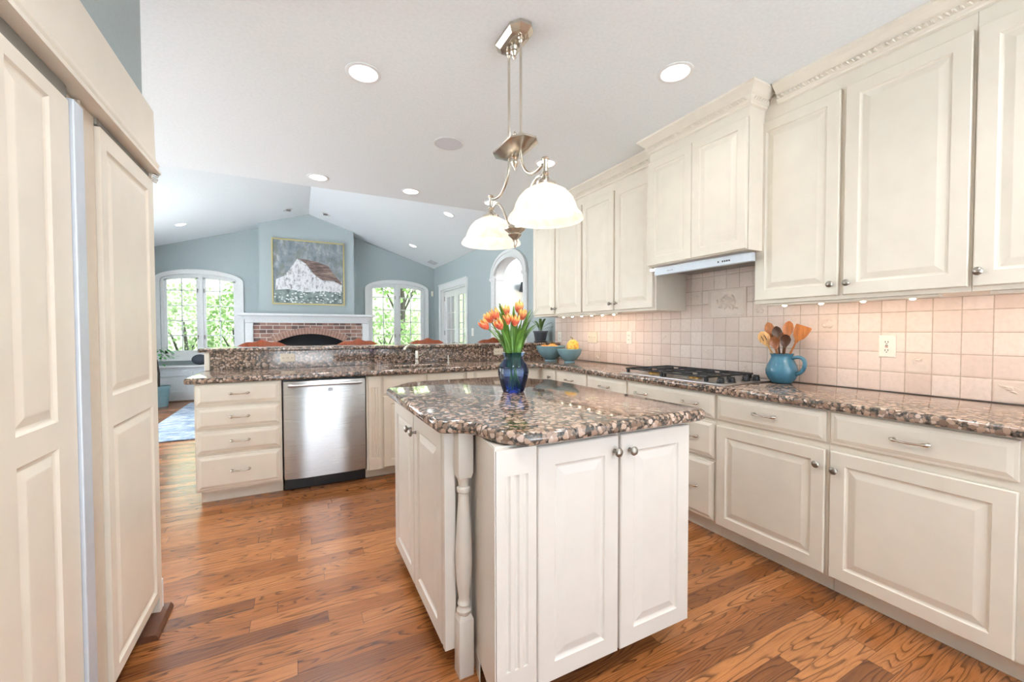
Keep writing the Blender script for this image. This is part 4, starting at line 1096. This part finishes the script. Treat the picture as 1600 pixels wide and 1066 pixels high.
for s in (-1, 1):
    ys = yc + s * .275; zt = 1.845
    obj('curved_arm', G().tube(bez([(X0, yc + s * .055, 2.10), (X0, yc + s * .06, 1.98), (X0, yc + s * .13, 1.91), (X0, ys - s * .02, 1.945)]), .0075, 10), 'nickel', t, True)
    obj('lower_arm', G().tube(bez([(X0, ys - s * .03, 1.90), (X0, yc + s * .16, 1.94), (X0, yc + s * .10, 1.80), (X0, yc + s * .03, 1.725)]), .006, 8), 'nickel', t, True)
    g = G().lathe([(.013, .0), (.016, .008), (.011, .014), (.011, .06), (.018, .068), (.012, .078), (.02, .092), (.042, .108), (.044, .118)], (X0, ys, 1.968), 18, (0, 0, -1)); obj('lamp_holder', g, 'nickel', t, True)
    prof = [(.040, .0), (.062, -.006), (.090, -.022), (.112, -.046), (.126, -.072), (.133, -.094), (.139, -.106), (.150, -.118), (.158, -.130), (.159, -.137)]
    inner = [(r - .004, z - .001) for r, z in prof[::-1]]
    g = G().lathe([(r, zt + z) for r, z in prof], (X0, ys, 0), 40, caps=(False, False), rib=None); obj('glass_shade', g, 'alabaster_glass', t, True, angle=60)
    b = obj('bulb', G().sphere((X0, ys, zt - .075), .032, (1, 1, 1.25)), 'bulb_glow', t, True)
    l = bpy.data.lights.new('pendant_glow', 'POINT'); l.energy = 1.6 * LAMP; l.shadow_soft_size = .03; l.color = (1, .90, .76)
    o = bpy.data.objects.new('pendant_glow', l); C.collection.objects.link(o); o.parent = t; o.location = (0, ys - yc, zt - .055 - CH)
g = G().lathe([(.045, 0), (.052, .010), (.050, .018), (.036, .028), (.030, .034), (.033, .042), (.024, .052), (.016, .058), (.010, .066), (.013, .074), (.008, .090), (.001, .104)], (X0, yc, 1.742), 20, (0, 0, -1)); obj('lower_finial', g, 'nickel', t, True)

# ------------------------------------------------------------------ things on the worktops
VX, VY = .988, 1.895
t = thing('vase', 'cobalt blue glass vase on the island holding the tulips', 'vase', (VX, VY, IT + .001))
prof = [(.052, 0), (.056, .004), (.064, .03), (.074, .065), (.080, .095), (.079, .115), (.070, .140), (.055, .160), (.049, .172), (.051, .184), (.058, .197), (.064, .202)]
obj('glass_body', G().lathe([(r, z + IT + .001) for r, z in prof], (VX, VY, 0), 40, caps=(True, False)), 'blue_glass', t, True)
TL = ['leftmost tulip, lowest of the left-hand cluster', 'second tulip from the left in the blue vase', 'upper red and yellow tulip left of the vase centre', 'low tulip left of centre with a long bare stem', 'tall yellow tulip at the centre of the bunch',
      'red tulip just below the tall centre one', 'topmost tulip in front of the arched opening', 'low tulip right of centre in the bunch', 'rightmost tulip in the blue vase']
TUL_POS = [V(p) for p in [(0.848, 1.905, 1.277), (0.887, 1.945, 1.31), (0.881, 1.865, 1.324), (0.889, 1.835, 1.276), (0.977, 1.955, 1.346), (0.936, 1.855, 1.299), (1.034, 1.925, 1.363), (0.966, 1.835, 1.292), (1.037, 1.895, 1.324)]]   # where each bloom stands
for i, p in enumerate(TUL_POS):
    tt = thing('tulip', TL[i] if 'vase' in TL[i] else TL[i] + ' in the vase', 'tulip', (VX, VY, IT + .012), 'tulips in the blue vase')
    a = i * 2.4; b0 = V((VX - (p.x - VX) * .25 + .012 * math.cos(a), VY + .022 * math.sin(a), IT + .012)); nk = V((VX + (p.x - VX) * .18 + .008 * math.cos(a), VY + (p.y - VY) * .3, IT + .185))
    top = p - V((0, 0, .024)); pts = bez([b0, b0.lerp(nk, .7), nk + (nk - b0) * .35, top], 12)
    obj('stem', G().tube(pts, .0032, 7), 'stem_green', tt, True)
    g = G(); tilt = (top - pts[-3]).normalized(); q = V((0, 0, 1)).rotation_difference(tilt)
    for k in range(6):
        aa = k * PI / 3 + a; rin = .0 if k % 2 else .002
        cols = []
        for iu in range(5):
            col_ = []
            for iv in range(8):
                s = iv / 7; w = math.sin(PI * min(1, s * .78 + .12)) * .023; r = .003 + .0225 * math.sin(PI * (s * .62 + .06)) + rin - .004 * s
                off = (iu / 4 - .5) * 2; ang = aa + off * (w / max(r, .008)) * .62
                rr_ = r * (1 - .07 * off * off)
                col_.append(top + q @ V((rr_ * math.cos(ang), rr_ * math.sin(ang), -.003 + .060 * s - .010 * off * off * s)))
            cols.append(col_)
        g.loops(cols, False, False, False)
    obj('flower', g, 'tulip_petal', tt, True, angle=80)
    for k in range(4):
        la = a + k * 2.2 + R.uniform(-.4, .4); lean = R.uniform(.03, .13); hgt = R.uniform(.13, .27)
        if i in (0, 8): lean += .03
        R_W = R.uniform(.006, .012)
        base = V((VX + .03 * math.cos(la), VY + .03 * math.sin(la), IT + .175)); tip = V((VX + (.03 + lean) * math.cos(la), VY + (.03 + lean * .8) * math.sin(la), IT + .18 + hgt))
        mid = base.lerp(tip, .5) + V((-.02 * math.cos(la), -.02 * math.sin(la), .05)); cpts = bez([base - V((0, 0, .05)), base + V((0, 0, .06)), mid, tip], 9)
        sd_ = V((-math.sin(la), math.cos(la), 0)); g = G(); rows = []
        for n_, c in enumerate(cpts):
            s = n_ / 9; w = .003 + R_W * math.sin(PI * (.15 + .85 * s) ** .9) * (1 if s < .97 else .3); out = V((math.cos(la), math.sin(la), 0)) * .006 * (1 - s)
            rows.append([c - sd_ * w + out, c - out * .3, c + sd_ * w + out])
        g.loops(rows, False, False, False); lf = obj('leaf', g, 'leaf_green', tt, True, angle=80)

PX, PY = 2.665, 1.505
t = thing('pitcher', 'glazed blue pitcher with a loop handle holding wooden utensils', 'pitcher', (PX, PY, .915))
prof = [(.052, 0), (.056, .004), (.072, .025), (.086, .055), (.088, .080), (.080, .110), (.066, .140), (.058, .158), (.060, .172), (.066, .182)]
g = G().lathe([(r, z + .915) for r, z in prof] + [(r - .006, z + .915) for r, z in prof[::-1][:-1]] + [(.04, .925)], (PX, PY, 0), 32); obj('jug_body', g, 'pitcher_blue', t, True, angle=60)
obj('handle', G().tube(bez([(PX, PY - .058, .915 + .155), (PX - .01, PY - .165, .915 + .20), (PX - .01, PY - .15, .915 + .07), (PX, PY - .082, .915 + .06)], 14), [.011] * 15, 10), 'pitcher_blue', t, True)
def utensil(name, label, dx, dy, ln, mat, head, tilt):
    """dx, dy lean of the head from the jug centre"""
    t = thing(name, label, name.replace('_', ' '), (PX, PY, .93), 'utensils in the blue pitcher')
    a = V((PX - dx * .22, PY - dy * .22, .932)); b = V((PX + dx, PY + dy, .932 + ln)); d = (b - a).normalized()
    obj('handle', G().tube([a, a.lerp(b, .35), a.lerp(b, .72)], [.006, .0065, .0055], 8), mat, t, True)
    s = d.cross(V((-1, -.55, 0)).normalized()).normalized(); s = (s - d * s.dot(d)).normalized(); nrm = d.cross(s)
    h0 = a.lerp(b, .70); L = (b - h0).length
    if head == 'paddle': shape = [(0, .008), (.15, .012), (.35, .030), (.6, .038), (.95, .042), (1, .038)]
    elif head == 'slotted': shape = [(0, .007), (.15, .018), (.4, .031), (.65, .034), (.88, .024), (1, .006)]
    else: shape = [(0, .006), (.15, .013), (.4, .025), (.65, .029), (.88, .020), (1, .005)]
    g = G(); rings = []
    for q, w in shape:
        c = h0 + d * (L * q); bowl = (.012 * math.sin(PI * q) if head == 'spoon' else 0)
        rings.append([c - s * w, c - s * w * .5 + nrm * (bowl + .003), c + nrm * (bowl + .004), c + s * w * .5 + nrm * (bowl + .003), c + s * w, c + s * w * .5 + nrm * (bowl - .003), c + nrm * (bowl - .004), c - s * w * .5 + nrm * (bowl - .003)])
    g.loops(rings); hd_ = obj('blade' if head == 'paddle' else 'spoon_bowl', g, mat, t, True, angle=50)
    if head == 'slotted':
        g = G()
        for q in (-.010, .008):
            c0, c1 = h0 + d * (L * .38) + s * q, h0 + d * (L * .72) + s * q
            for sg in (-1, 1): g.tube([c0 + nrm * .0042 * sg, c1 + nrm * .0042 * sg], [.0024, .0024], 6)
        obj('slot', g, 'wood_dark', hd_)
utensil('slotted_spoon', 'pale wooden slotted spoon leaning left out of the blue pitcher', -.03, .115, .30, 'wood_pale', 'slotted', 0)
utensil('wooden_spoon', 'orange-brown spoon behind the pale slotted one', .05, .12, .36, 'wood_orange', 'spoon', 0)
utensil('wooden_spoon', 'darkest round-headed spoon left of the pitcher centre', .03, .055, .335, 'wood_dark', 'spoon', 0)
utensil('wooden_spoon', 'small brown spoon low in the middle of the pitcher', -.04, .03, .27, 'wood_brown', 'spoon', 0)
utensil('wooden_spoon', 'pale wooden spoon standing upright at the pitcher centre', .02, -.03, .365, 'wood_orange', 'spoon', 0)
utensil('wooden_spoon', 'short dark spoon leaning right in front of the orange spatula', -.04, -.045, .285, 'wood_dark', 'spoon', 0)
utensil('wooden_spoon', 'brown spoon close behind the upright pale spoon', .045, .01, .30, 'wood_brown', 'spoon', 0)
utensil('wooden_spatula', 'broad orange wooden spatula leaning right out of the pitcher', 0, -.125, .335, 'wood_orange', 'paddle', 0)

def bowl(label, x, y, r, h):
    prof = [(r * .42, 0), (r * .42, .012), (r * .36, .018), (r * .62, h * .30), (r * .86, h * .62), (r * .97, h * .88), (r, h)]
    inn = [(q - .006 if q > .02 else q, z + .004) for q, z in prof[::-1][:-2]] + [(.002, .024)]
    o = obj('bowl', G().lathe([(q, z + .915) for q, z in prof + inn], (x, y, 0), 36), 'bowl_blue', None, True, (x, y, .915), 60)
    tag(o, label, 'bowl', 'blue bowls on the corner worktop')
bowl('larger pale blue bowl with orange gourds in the worktop corner', 2.425, 3.775, .160, .160)
bowl('smaller pale blue bowl holding a tall yellow gourd', 2.455, 3.470, .128, .138)
def gourd(label, x, y, z, r, h, mat, lobes, stem):
    t = thing('gourd', label, 'gourd', (x, y, z), 'gourds in the blue bowls')
    prof = [(.002, 0), (r * .6, h * .04), (r * .92, h * .25), (r, h * .48), (r * .88, h * .75), (r * .5, h * .95), (r * .16, h * .99), (.003, h * .96)]
    obj('flesh', G().lathe([(q, w + z) for q, w in prof], (x, y, 0), 36, rib=lambda a: 1 - .07 * abs(math.sin(a * lobes / 2)) ** .5 + .03), mat, t, True, angle=70)
    obj('stalk', G().tube([(x, y, z + h * .94), (x + .002, y + .004, z + h + .012), (x - .004, y + stem, z + h + .026)], [.010, .006, .005], 7), 'gourd_stem', t, True)
gourd('orange gourd at the left of the larger blue bowl', 2.375, 3.825, 1.020, .055, .070, 'gourd_orange', 8, .01)
gourd('orange gourd on top in the middle of the larger blue bowl', 2.425, 3.745, 1.030, .056, .072, 'gourd_orange', 8, -.01)
gourd('orange gourd at the right of the larger blue bowl', 2.495, 3.800, 1.022, .050, .064, 'gourd_orange', 8, .02)
gourd('tall yellow ribbed gourd standing in the smaller blue bowl', 2.475, 3.440, 1.012, .064, .140, 'gourd_striped', 10, .04)

PLX, PLY = 2.675, 4.40
t = thing('potted_plant', 'small leafy plant in a dark grey pot on the bar end', 'plant', (PLX, PLY, 1.102))
g = G().lathe([(.074, 0), (.082, .006), (.082, .014), (.070, .015)], (PLX, PLY, 1.102), 24); obj('saucer', g, 'pot_dark', t, True)
g = G().lathe([(.062, .0155), (.068, .02), (.086, .118), (.094, .120), (.095, .137), (.086, .137), (.082, .122)], (PLX, PLY, 1.102), 28, caps=(True, False)); obj('pot', g, 'pot_dark', t, True)
obj('soil', G().lathe([(.082, .122), (.05, .132), (.001, .136)], (PLX, PLY, 1.102), 20, caps=(False, True)), 'soil', t, True)
for k in range(9):
    a = k * 2.39; ln = .10 + .05 * ((k * 7) % 5) / 4; lean = .03 + .09 * ((k * 3) % 4) / 3
    if k == 4: a, ln, lean = -.5, .05, .16
    b0 = V((PLX + .02 * math.cos(a), PLY + .02 * math.sin(a), 1.235)); tip = b0 + V((lean * math.cos(a), lean * math.sin(a), ln))
    cp = bez([b0, b0 + V((0, 0, ln * .7)), tip + V((0, 0, .02)), tip], 8); sd_ = V((-math.sin(a), math.cos(a), 0)); rows = []
    for n_, c in enumerate(cp):
        s = n_ / 8; w = .003 + .015 * math.sin(PI * s) ** .8 * (1 if s > .2 else .5); rows.append([c - sd_ * w + V((0, 0, .003)), c, c + sd_ * w + V((0, 0, .003))])
    g = G(); g.loops(rows, False, False, False); obj('leaf', g, 'plant_green', t, True, angle=80)

# ------------------------------------------------------------------ bar stools
def stool(x, y):
    t = thing('bar_stool', 'wooden bar stool', 'bar stool', (x, y, 0), 'bar stools behind the breakfast bar')
    obj('seat', G().box(x - .22, x + .22, y - .36, y + .04, .70, .745, .015), 'stool_wood', t)
    for sx in (-1, 1):
        obj('leg', G().tube([(x + sx * .20, y - .34, .001), (x + sx * .18, y - .32, .70)], [.020, .022], 8), 'stool_wood', t, True)
        obj('leg', G().tube([(x + sx * .20, y + .06, .001), (x + sx * .185, y + .01, .72), (x + sx * .195, y + .04, 1.08)], [.020, .022, .017], 8), 'stool_wood', t, True)
    obj('foot_rail', G().tube([(x - .19, y - .335, .25), (x + .19, y - .335, .25)], .013, 8), 'stool_wood', t, True)
    g = G(); rows = []
    for k in range(25):                                             # serpentine carved crest
        a = -1 + 2 * k / 24; zt = 1.075 + .068 * (1 - a * a) ** .75 + .012 * math.cos(a * PI * 3) * (1 - abs(a)); zb = 1.02 + .01 * math.cos(a * PI); yy = y + .045 - .03 * (1 - a * a)
        X = x + a * .235; zt = max(zt, zb + .02)
        rows.append([V((X, yy - .013, zb)), V((X, yy - .015, zt - .012)), V((X, yy - .008, zt)), V((X, yy + .008, zt)), V((X, yy + .013, zt - .012)), V((X, yy + .013, zb))])
    g.loops(rows); obj('crest_rail', g, 'stool_wood', t, True, angle=50)
    g = G()
    for k in range(5):
        a = -.6 + .3 * k; g.tube([(x + a * .2, y + .02, .745), (x + a * .22, y + .02, 1.03)], .009, 6)
    obj('back_spindles', g, 'stool_wood', t, True)
    return t
s0 = stool(-.33, 4.93); s0['label'] = 'carved wooden bar stool back nearest the open end of the bar'
copy_tree(s0, 'carved wooden bar stool back in front of the fireplace, second along the bar', (.60, 4.93, 0))
copy_tree(s0, 'carved wooden bar stool back behind the faucet, below the right arched window', (1.40, 4.93, 0))
copy_tree(s0, 'carved wooden bar stool back partly behind the tulips', (2.28, 4.93, 0))

# ------------------------------------------------------------------ family room
FX0, FX1 = -.735, 1.165; AC, AH, AZ, AS = .215, .60, 1.19, .16
t = thing('fireplace', 'brick fireplace with white dentil mantel below the barn painting', 'fireplace', (AC, 9.1, 0))
def arch_z(x): 
    rr_ = (AH * AH + AS * AS) / (2 * AS); return AZ - rr_ + math.sqrt(max(0, rr_ * rr_ - (x - AC) ** 2))
g = G(); F = face_y(8.93)
xs = [AC - AH + 2 * AH * k / 20 for k in range(21)]
g.face([F(FX0, 0), F(xs[0], 0), F(xs[0], 1.40), F(FX0, 1.40)]); g.face([F(xs[-1], 0), F(FX1, 0), F(FX1, 1.40), F(xs[-1], 1.40)])
for a, b in zip(xs, xs[1:]):
    g.face([F(a, arch_z(a)), F(b, arch_z(b)), F(b, 1.40), F(a, 1.40)]); g.face([F(a, arch_z(a)), F(b, arch_z(b)), F(b, arch_z(b), -.11), F(a, arch_z(a), -.11)])
for x in (xs[0], xs[-1]): g.face([F(x, 0), F(x, arch_z(x)), F(x, arch_z(x), -.11), F(x, 0, -.11)])
obj('brick_face', g, 'brick', t)
g = G(); n = 25
for k in range(n):
    a0 = -1 + 2 * (k + .06) / n; a1 = -1 + 2 * (k + .94) / n
    p = []
    for a in (a0, a1):
        x = AC + a * (AH + .02); z = arch_z(min(max(x, xs[0]), xs[-1])); nx = (x - AC) / 1.25; p += [(x, z), (x + nx * .115, z + .115)]
    g.loops([[F(p[0][0], p[0][1], -.01), F(p[2][0], p[2][1], -.01), F(p[3][0], p[3][1], -.01), F(p[1][0], p[1][1], -.01)], [F(p[0][0], p[0][1], .016), F(p[2][0], p[2][1], .016), F(p[3][0], p[3][1], .016), F(p[1][0], p[1][1], .016)]])
obj('brick_arch', g, 'arch_brick', t)
g = G(); 
for k in range(20):
    a0 = -1 + 2 * k / 20; a1 = -1 + 2 * (k + 1) / 20; p = []
    for a in (a0, a1):
        x = AC + a * (AH + .02); z = arch_z(min(max(x, xs[0]), xs[-1])); nx = (x - AC) / 1.25; p += [(x, z), (x + nx * .118, z + .118)]
    g.loops([[F(p[0][0], p[0][1], .001), F(p[2][0], p[2][1], .001), F(p[3][0], p[3][1], .001), F(p[1][0], p[1][1], .001)], [F(p[0][0], p[0][1], .010), F(p[2][0], p[2][1], .010), F(p[3][0], p[3][1], .010), F(p[1][0], p[1][1], .010)]])
obj('arch_mortar', g, 'mortar', t)
obj('firebox', G().box(AC - AH - .02, AC + AH + .02, 9.045, 9.33, .001, 1.25), 'firebox_black', t)
g = G()
for a, b in ((-.86, FX0 - .001), (FX1 + .001, 1.285)):
    g = G(); g.box(a, b, 8.90, YF - .003, .0015, 1.395, .004); g.box(a + .02, b - .02, 8.893, 8.90, .2, 1.30)
    obj('pilaster', g, 'white_trim', t)
g = G().box(-.86, 1.285, 8.88, YF - .003, 1.4005, 1.46).box(-.80, 1.225, 8.932, YF - .003, 1.46, 1.498); prof = [(8.88, 1.46), (8.865, 1.466), (8.86, 1.475), (8.83, 1.51), (8.80, 1.525), (8.765, 1.535), (8.76, 1.572), (BY - .002, 1.572), (BY - .002, 1.46)]
g.prism(prof, lambda a, b: (-.80 - (8.94 - min(a, 8.94)), a, b), lambda a, b: (1.225 + (8.94 - min(a, 8.94)), a, b))
for k in range(58): g.box(-.85 + .0368 * k, -.85 + .0368 * k + .020, 8.862, 8.8795, 1.418, 1.450)
obj('mantel_shelf', g, 'white_trim', t)

t = thing('painting', 'painting of a white barn in a gold frame above the mantel', 'painting', (.205, 8.94, 1.75))
x0, x1, z0, z1 = -.425, .835, 1.752, 2.985; yp = 8.938
obj('frame', G().box(x0, x1, yp - .032, yp, z0, z0 + .022).box(x0, x1, yp - .032, yp, z1 - .022, z1).box(x0, x0 + .022, yp - .032, yp, z0 + .022, z1 - .022).box(x1 - .022, x1, yp - .032, yp, z0 + .022, z1 - .022), 'gold_frame', t)
obj('canvas', G().box(x0 + .022, x1 - .022, yp - .020, yp - .004, z0 + .022, z1 - .022), 'canvas_paint', t)
def pp(a, b): return (x0 + .03 + (x1 - x0 - .06) * a, z1 - .03 - (z1 - z0 - .06) * b)     # 0..1 across, 0..1 down
def flat(name, pts, d, mat):
    g = G().prism([pp(*p) for p in pts], lambda a, b: (a, yp - .0202, b), lambda a, b: (a, yp - .0202 - d, b)); return obj(name, g, mat, t)
flat('painted_barn_wall', [(.03, .63), (.14, .57), (.22, .46), (.33, .28), (.46, .36), (.52, .47), (.60, .55), (.70, .62), (.985, .62), (.985, .82), (.45, .86), (.02, .82)], .0012, 'barn_white')
flat('painted_barn_roof', [(.33, .27), (.60, .31), (.78, .37), (.86, .50), (.985, .65), (.985, .68), (.85, .61), (.70, .61), (.57, .52), (.50, .42), (.44, .34)], .0022, 'barn_roof')
flat('painted_meadow', [(.002, .80), (.2, .78), (.45, .82), (.7, .79), (.998, .81), (.998, .998), (.002, .998)], .0020, 'meadow_paint')

t = thing('window_seat', 'white panelled window seat below the left arched window', 'bench', (-1.64, 9.2, 0))
obj('seat_box', G().box(XL + .005, -.865, 9.16, YF - .003, .02, .60), 'seat_white', t)
obj('seat_top', G().box(XL + .005, -.865, 9.11, YF - .003, .6005, .64, .012), 'white_trim', t)
g = G()
FWS = face_y(9.16)
for k in range(2): 
    a = -2.38 + .76 * k; g.panel(FWS, a, a + .70, .10, .54, [(0, .0005), (0, .014), (.085, .014), (.095, .004), (.10, .004)])
obj('front_panel', g, 'seat_white', t)
tag(obj('shadow_gap_plinth', G().box(XL + .01, -.87, 9.175, YF - .01, .001, .0195), 'part_and_shade_grey'), 'dark recessed plinth under the white window seat', 'plinth')
tag(obj('cushion', G().sphere((-1.585, 9.20, .735), .12, (1, .6, .78), 3), 'cushion_dark', None, True), 'dark grey cushion on the window seat', 'cushion')
t = thing('house_plant', 'bright green leafy plant beside the window seat, half hidden by the refrigerator', 'plant', (-2.12, 8.72, 0))
obj('pot', G().lathe([(.12, .001), (.15, .30), (.16, .30), (.16, .34), (.14, .34), (.135, .30)], (-2.06, 8.72, 0), 20, caps=(True, False)), 'bowl_blue', t, True)
obj('trunk', G().tube([(-2.06, 8.72, .28), (-2.05, 8.71, .55), (-2.07, 8.70, .78)], [.02, .016, .01], 8), 'bark', t, True)
g = G(); rr = random.Random(3)
for k in range(110):
    a = rr.uniform(0, 2 * PI); b = rr.uniform(-.3, 1); r_ = rr.uniform(.1, .27)
    c = V((-2.06 + r_ * math.cos(a) * .9, 8.72 + r_ * math.sin(a) * .9, .76 + .22 * b)); d = V((math.cos(a), math.sin(a), rr.uniform(-.9, .2))).normalized(); s = V((-math.sin(a), math.cos(a), 0)) ; L = rr.uniform(.05, .09)
    n_ = d.cross(s)
    g.loops([[c, c + s * .001], [c + d * L * .5 - s * .022, c + d * L * .5 + s * .022], [c + d * L, c + d * L + s * .001]], False, False, False)
obj('foliage', g, 'house_plant_green', t)
tag(obj('rug', G().box(-1.67, 1.5, 5.86, 8.84, .001, .014, .004), 'rug_weave'), 'faded blue and white rug on the family room floor', 'rug')
tag(obj('rug', G().box(-.50, 2.6, -4.1, -1.3, .001, .016, .004), 'bounce_rug'), 'pale rug added behind the viewer to bounce light upward', 'rug')  # unseen rug, added so sunlight bounces up without the floor's tint

t = thing('wall_sconce', 'brass wall lamp with a dark shade seen through the arch', 'wall lamp', (3.72, 6.79, 1.6))
obj('back_plate', G().lathe([(.06, 0), (.06, .01), (.03, .02)], (3.72, 6.798, 1.72), 18, (0, -1, 0)), 'brass', t, True)
g = G()
for s in (-1, 1): g.tube(bez([(3.72, 6.78, 1.70), (3.72 + s * .05, 6.66, 1.60), (3.72 + s * .16, 6.66, 1.62), (3.72 + s * .10, 6.68, 1.82)], 10), .010, 8)
g.tube(bez([(3.72, 6.78, 1.72), (3.72, 6.68, 1.66), (3.72, 6.63, 1.70), (3.72, 6.63, 1.86)], 10), .011, 8).sphere((3.72, 6.70, 1.62), .03).sphere((3.72, 6.63, 1.79), .028); obj('arm', g, 'brass', t, True)
obj('candle', G().lathe([(.022, 0), (.02, .10)], (3.72, 6.63, 1.86), 12), 'sconce_glow', t, True)
g = G().lathe([(.125, 1.96), (.09, 2.13), (.087, 2.13), (.122, 1.962)], (3.72, 6.63, 0), 24, caps=(False, False)); obj('lamp_shade', g, 'lamp_shade_dark', t, True)
l = bpy.data.lights.new('sconce_light', 'POINT'); l.energy = 4 * LAMP; l.color = (1, .8, .55); l.shadow_soft_size = .03
o = bpy.data.objects.new('sconce_light', l); C.collection.objects.link(o); o.parent = t; o.location = (0, -.18, .30)

# ------------------------------------------------------------------ garden outside
g = G(); n = 24
def hill(x, y):
    h = -.30
    if y > YF + 3: h += min(7, (y - YF - 3) * .48)
    return h
rows = [[V((-45 + 90 * i / n, -20 + 70 * j / n, hill(-45 + 90 * i / n, -20 + 70 * j / n))) for i in range(n + 1)] for j in range(n + 1)]
g.loops(rows, False, False, False); lawn = obj('ground', g, 'lawn'); lawn['kind'] = 'structure'
pt = struct('bounce_paving', G().box(-26, XL - .21, -20, YF + 1.6, -.22, -.13).box(6.21, 22, -20, YF + 1.6, -.22, -.13).box(XL - .2, 6.2, -20, YB - .21, -.22, -.13).box(XL - .2, 6.2, YF + .21, YF + 1.6, -.22, -.13), 'helper_stone')  # unseen paving, added to bounce neutral light indoors
struct('shade_block_wing', G().box(-13, XL - .155, 8.9, 9.5, -.12, 12), 'helper_stone')  # unseen block, added to shade the garden beyond the left window
struct('shade_block_upper', G().box(XL - .15, 5.3, YB - .15, YF + .15, 3.72, 12), 'helper_stone')  # unseen block overhead, added to keep sun off the far garden
def shrub(label, x, y, z, rx, ry, rz, nl, mat, seed, name='shrub', trunk=0, leaf=.10):
    rr = random.Random(seed); t = thing(name, label, name, (x, y, z), name + 's in the garden')
    g = G()
    for k in range(nl):
        a = rr.uniform(0, 2 * PI); e = math.asin(rr.uniform(-.6, 1)); q = rr.uniform(.45, 1) ** .5 * (1 + .18 * math.sin(3 * a + seed) * math.cos(2 * e))
        c = V((x + rx * q * math.cos(a) * math.cos(e), y + ry * q * math.sin(a) * math.cos(e), z + trunk + rz * .55 + rz * q * math.sin(e) * .8))
        u = V((rr.gauss(0, 1), rr.gauss(0, 1), rr.gauss(0, 1))).normalized(); v = u.cross(V((rr.gauss(0, 1), rr.gauss(0, 1), rr.gauss(0, 1)))).normalized(); L = leaf * rr.uniform(.6, 1.4)
        g.face([c, c + u * L * .5 + v * L * .3, c + u * L, c + u * L * .5 - v * L * .3])
    obj('foliage', g, mat, t)
    g = G().tube([(x, y, z - .2), (x + .05, y, z + (trunk + rz * .7) * .5), (x - .05, y + .05, z + trunk + rz * .8)], [.06 + trunk * .05, .05 + trunk * .035, .03], 8)
    for k in range(5):
        a = rr.uniform(0, 2 * PI); zb = z + trunk * .55 + .1 * k; g.tube([(x, y, zb), (x + rx * .4 * math.cos(a), y + ry * .4 * math.sin(a), zb + rz * .45), (x + rx * .8 * math.cos(a), y + ry * .8 * math.sin(a), zb + rz * .6)], [.035, .022, .010], 6)
    obj('trunk', g, 'bark', t)
GD = [('broad light green shrub low outside the left arched window', -3.7, 12.2, -.2, 1.0, .7, 2.0, 1300, 'garden_leaf', 1), ('pale shrub outside the middle of the left arched window', -2.5, 12.9, -.2, .9, .7, 2.1, 1300, 'pale_leaf', 2),
      ('green shrub outside the right half of the left window', -1.35, 12.0, -.2, .8, .6, 1.9, 1200, 'garden_leaf', 3), ('dense green shrub outside the left half of the right window', 2.2, 12.0, -.2, .9, .7, 1.6, 1000, 'garden_leaf', 4),
      ('pale green shrub outside the right half of the right window', 3.5, 12.6, -.2, .9, .7, 1.7, 1000, 'pale_leaf', 5), ('green shrub outside the glazed double door', 6.4, 10.5, -.2, 1.0, 1.0, 1.5, 900, 'garden_leaf', 6),
      ('pale shrub farther off outside the glazed double door', 7.0, 14.0, -.2, 1.2, 1.0, 2.2, 900, 'pale_leaf', 7)]
for a in GD: shrub(*a)
TD = [('bare-branched tree on the slope outside the left window', -5.2, 17.0, 1.6, 1.7, 1.3, 2.4, 420, 'pale_leaf', 11), ('leafy tree on the slope outside the left window edge', -1.7, 18.5, 2.2, 1.7, 1.3, 2.6, 900, 'garden_leaf', 12),
      ('leafy tree close outside the right arched window', 3.4, 15.5, .6, 1.6, 1.3, 2.6, 1500, 'garden_leaf', 13), ('pale leafy tree behind the right arched window', 7.2, 18.0, 1.9, 1.9, 1.5, 3.0, 1300, 'pale_leaf', 14),
      ('tall tree beyond the glazed double door', 13.5, 15.0, .6, 2.4, 2.0, 3.0, 1100, 'garden_leaf', 15)]
for a in TD: shrub(*a, name='tree', trunk=1.6, leaf=.22)
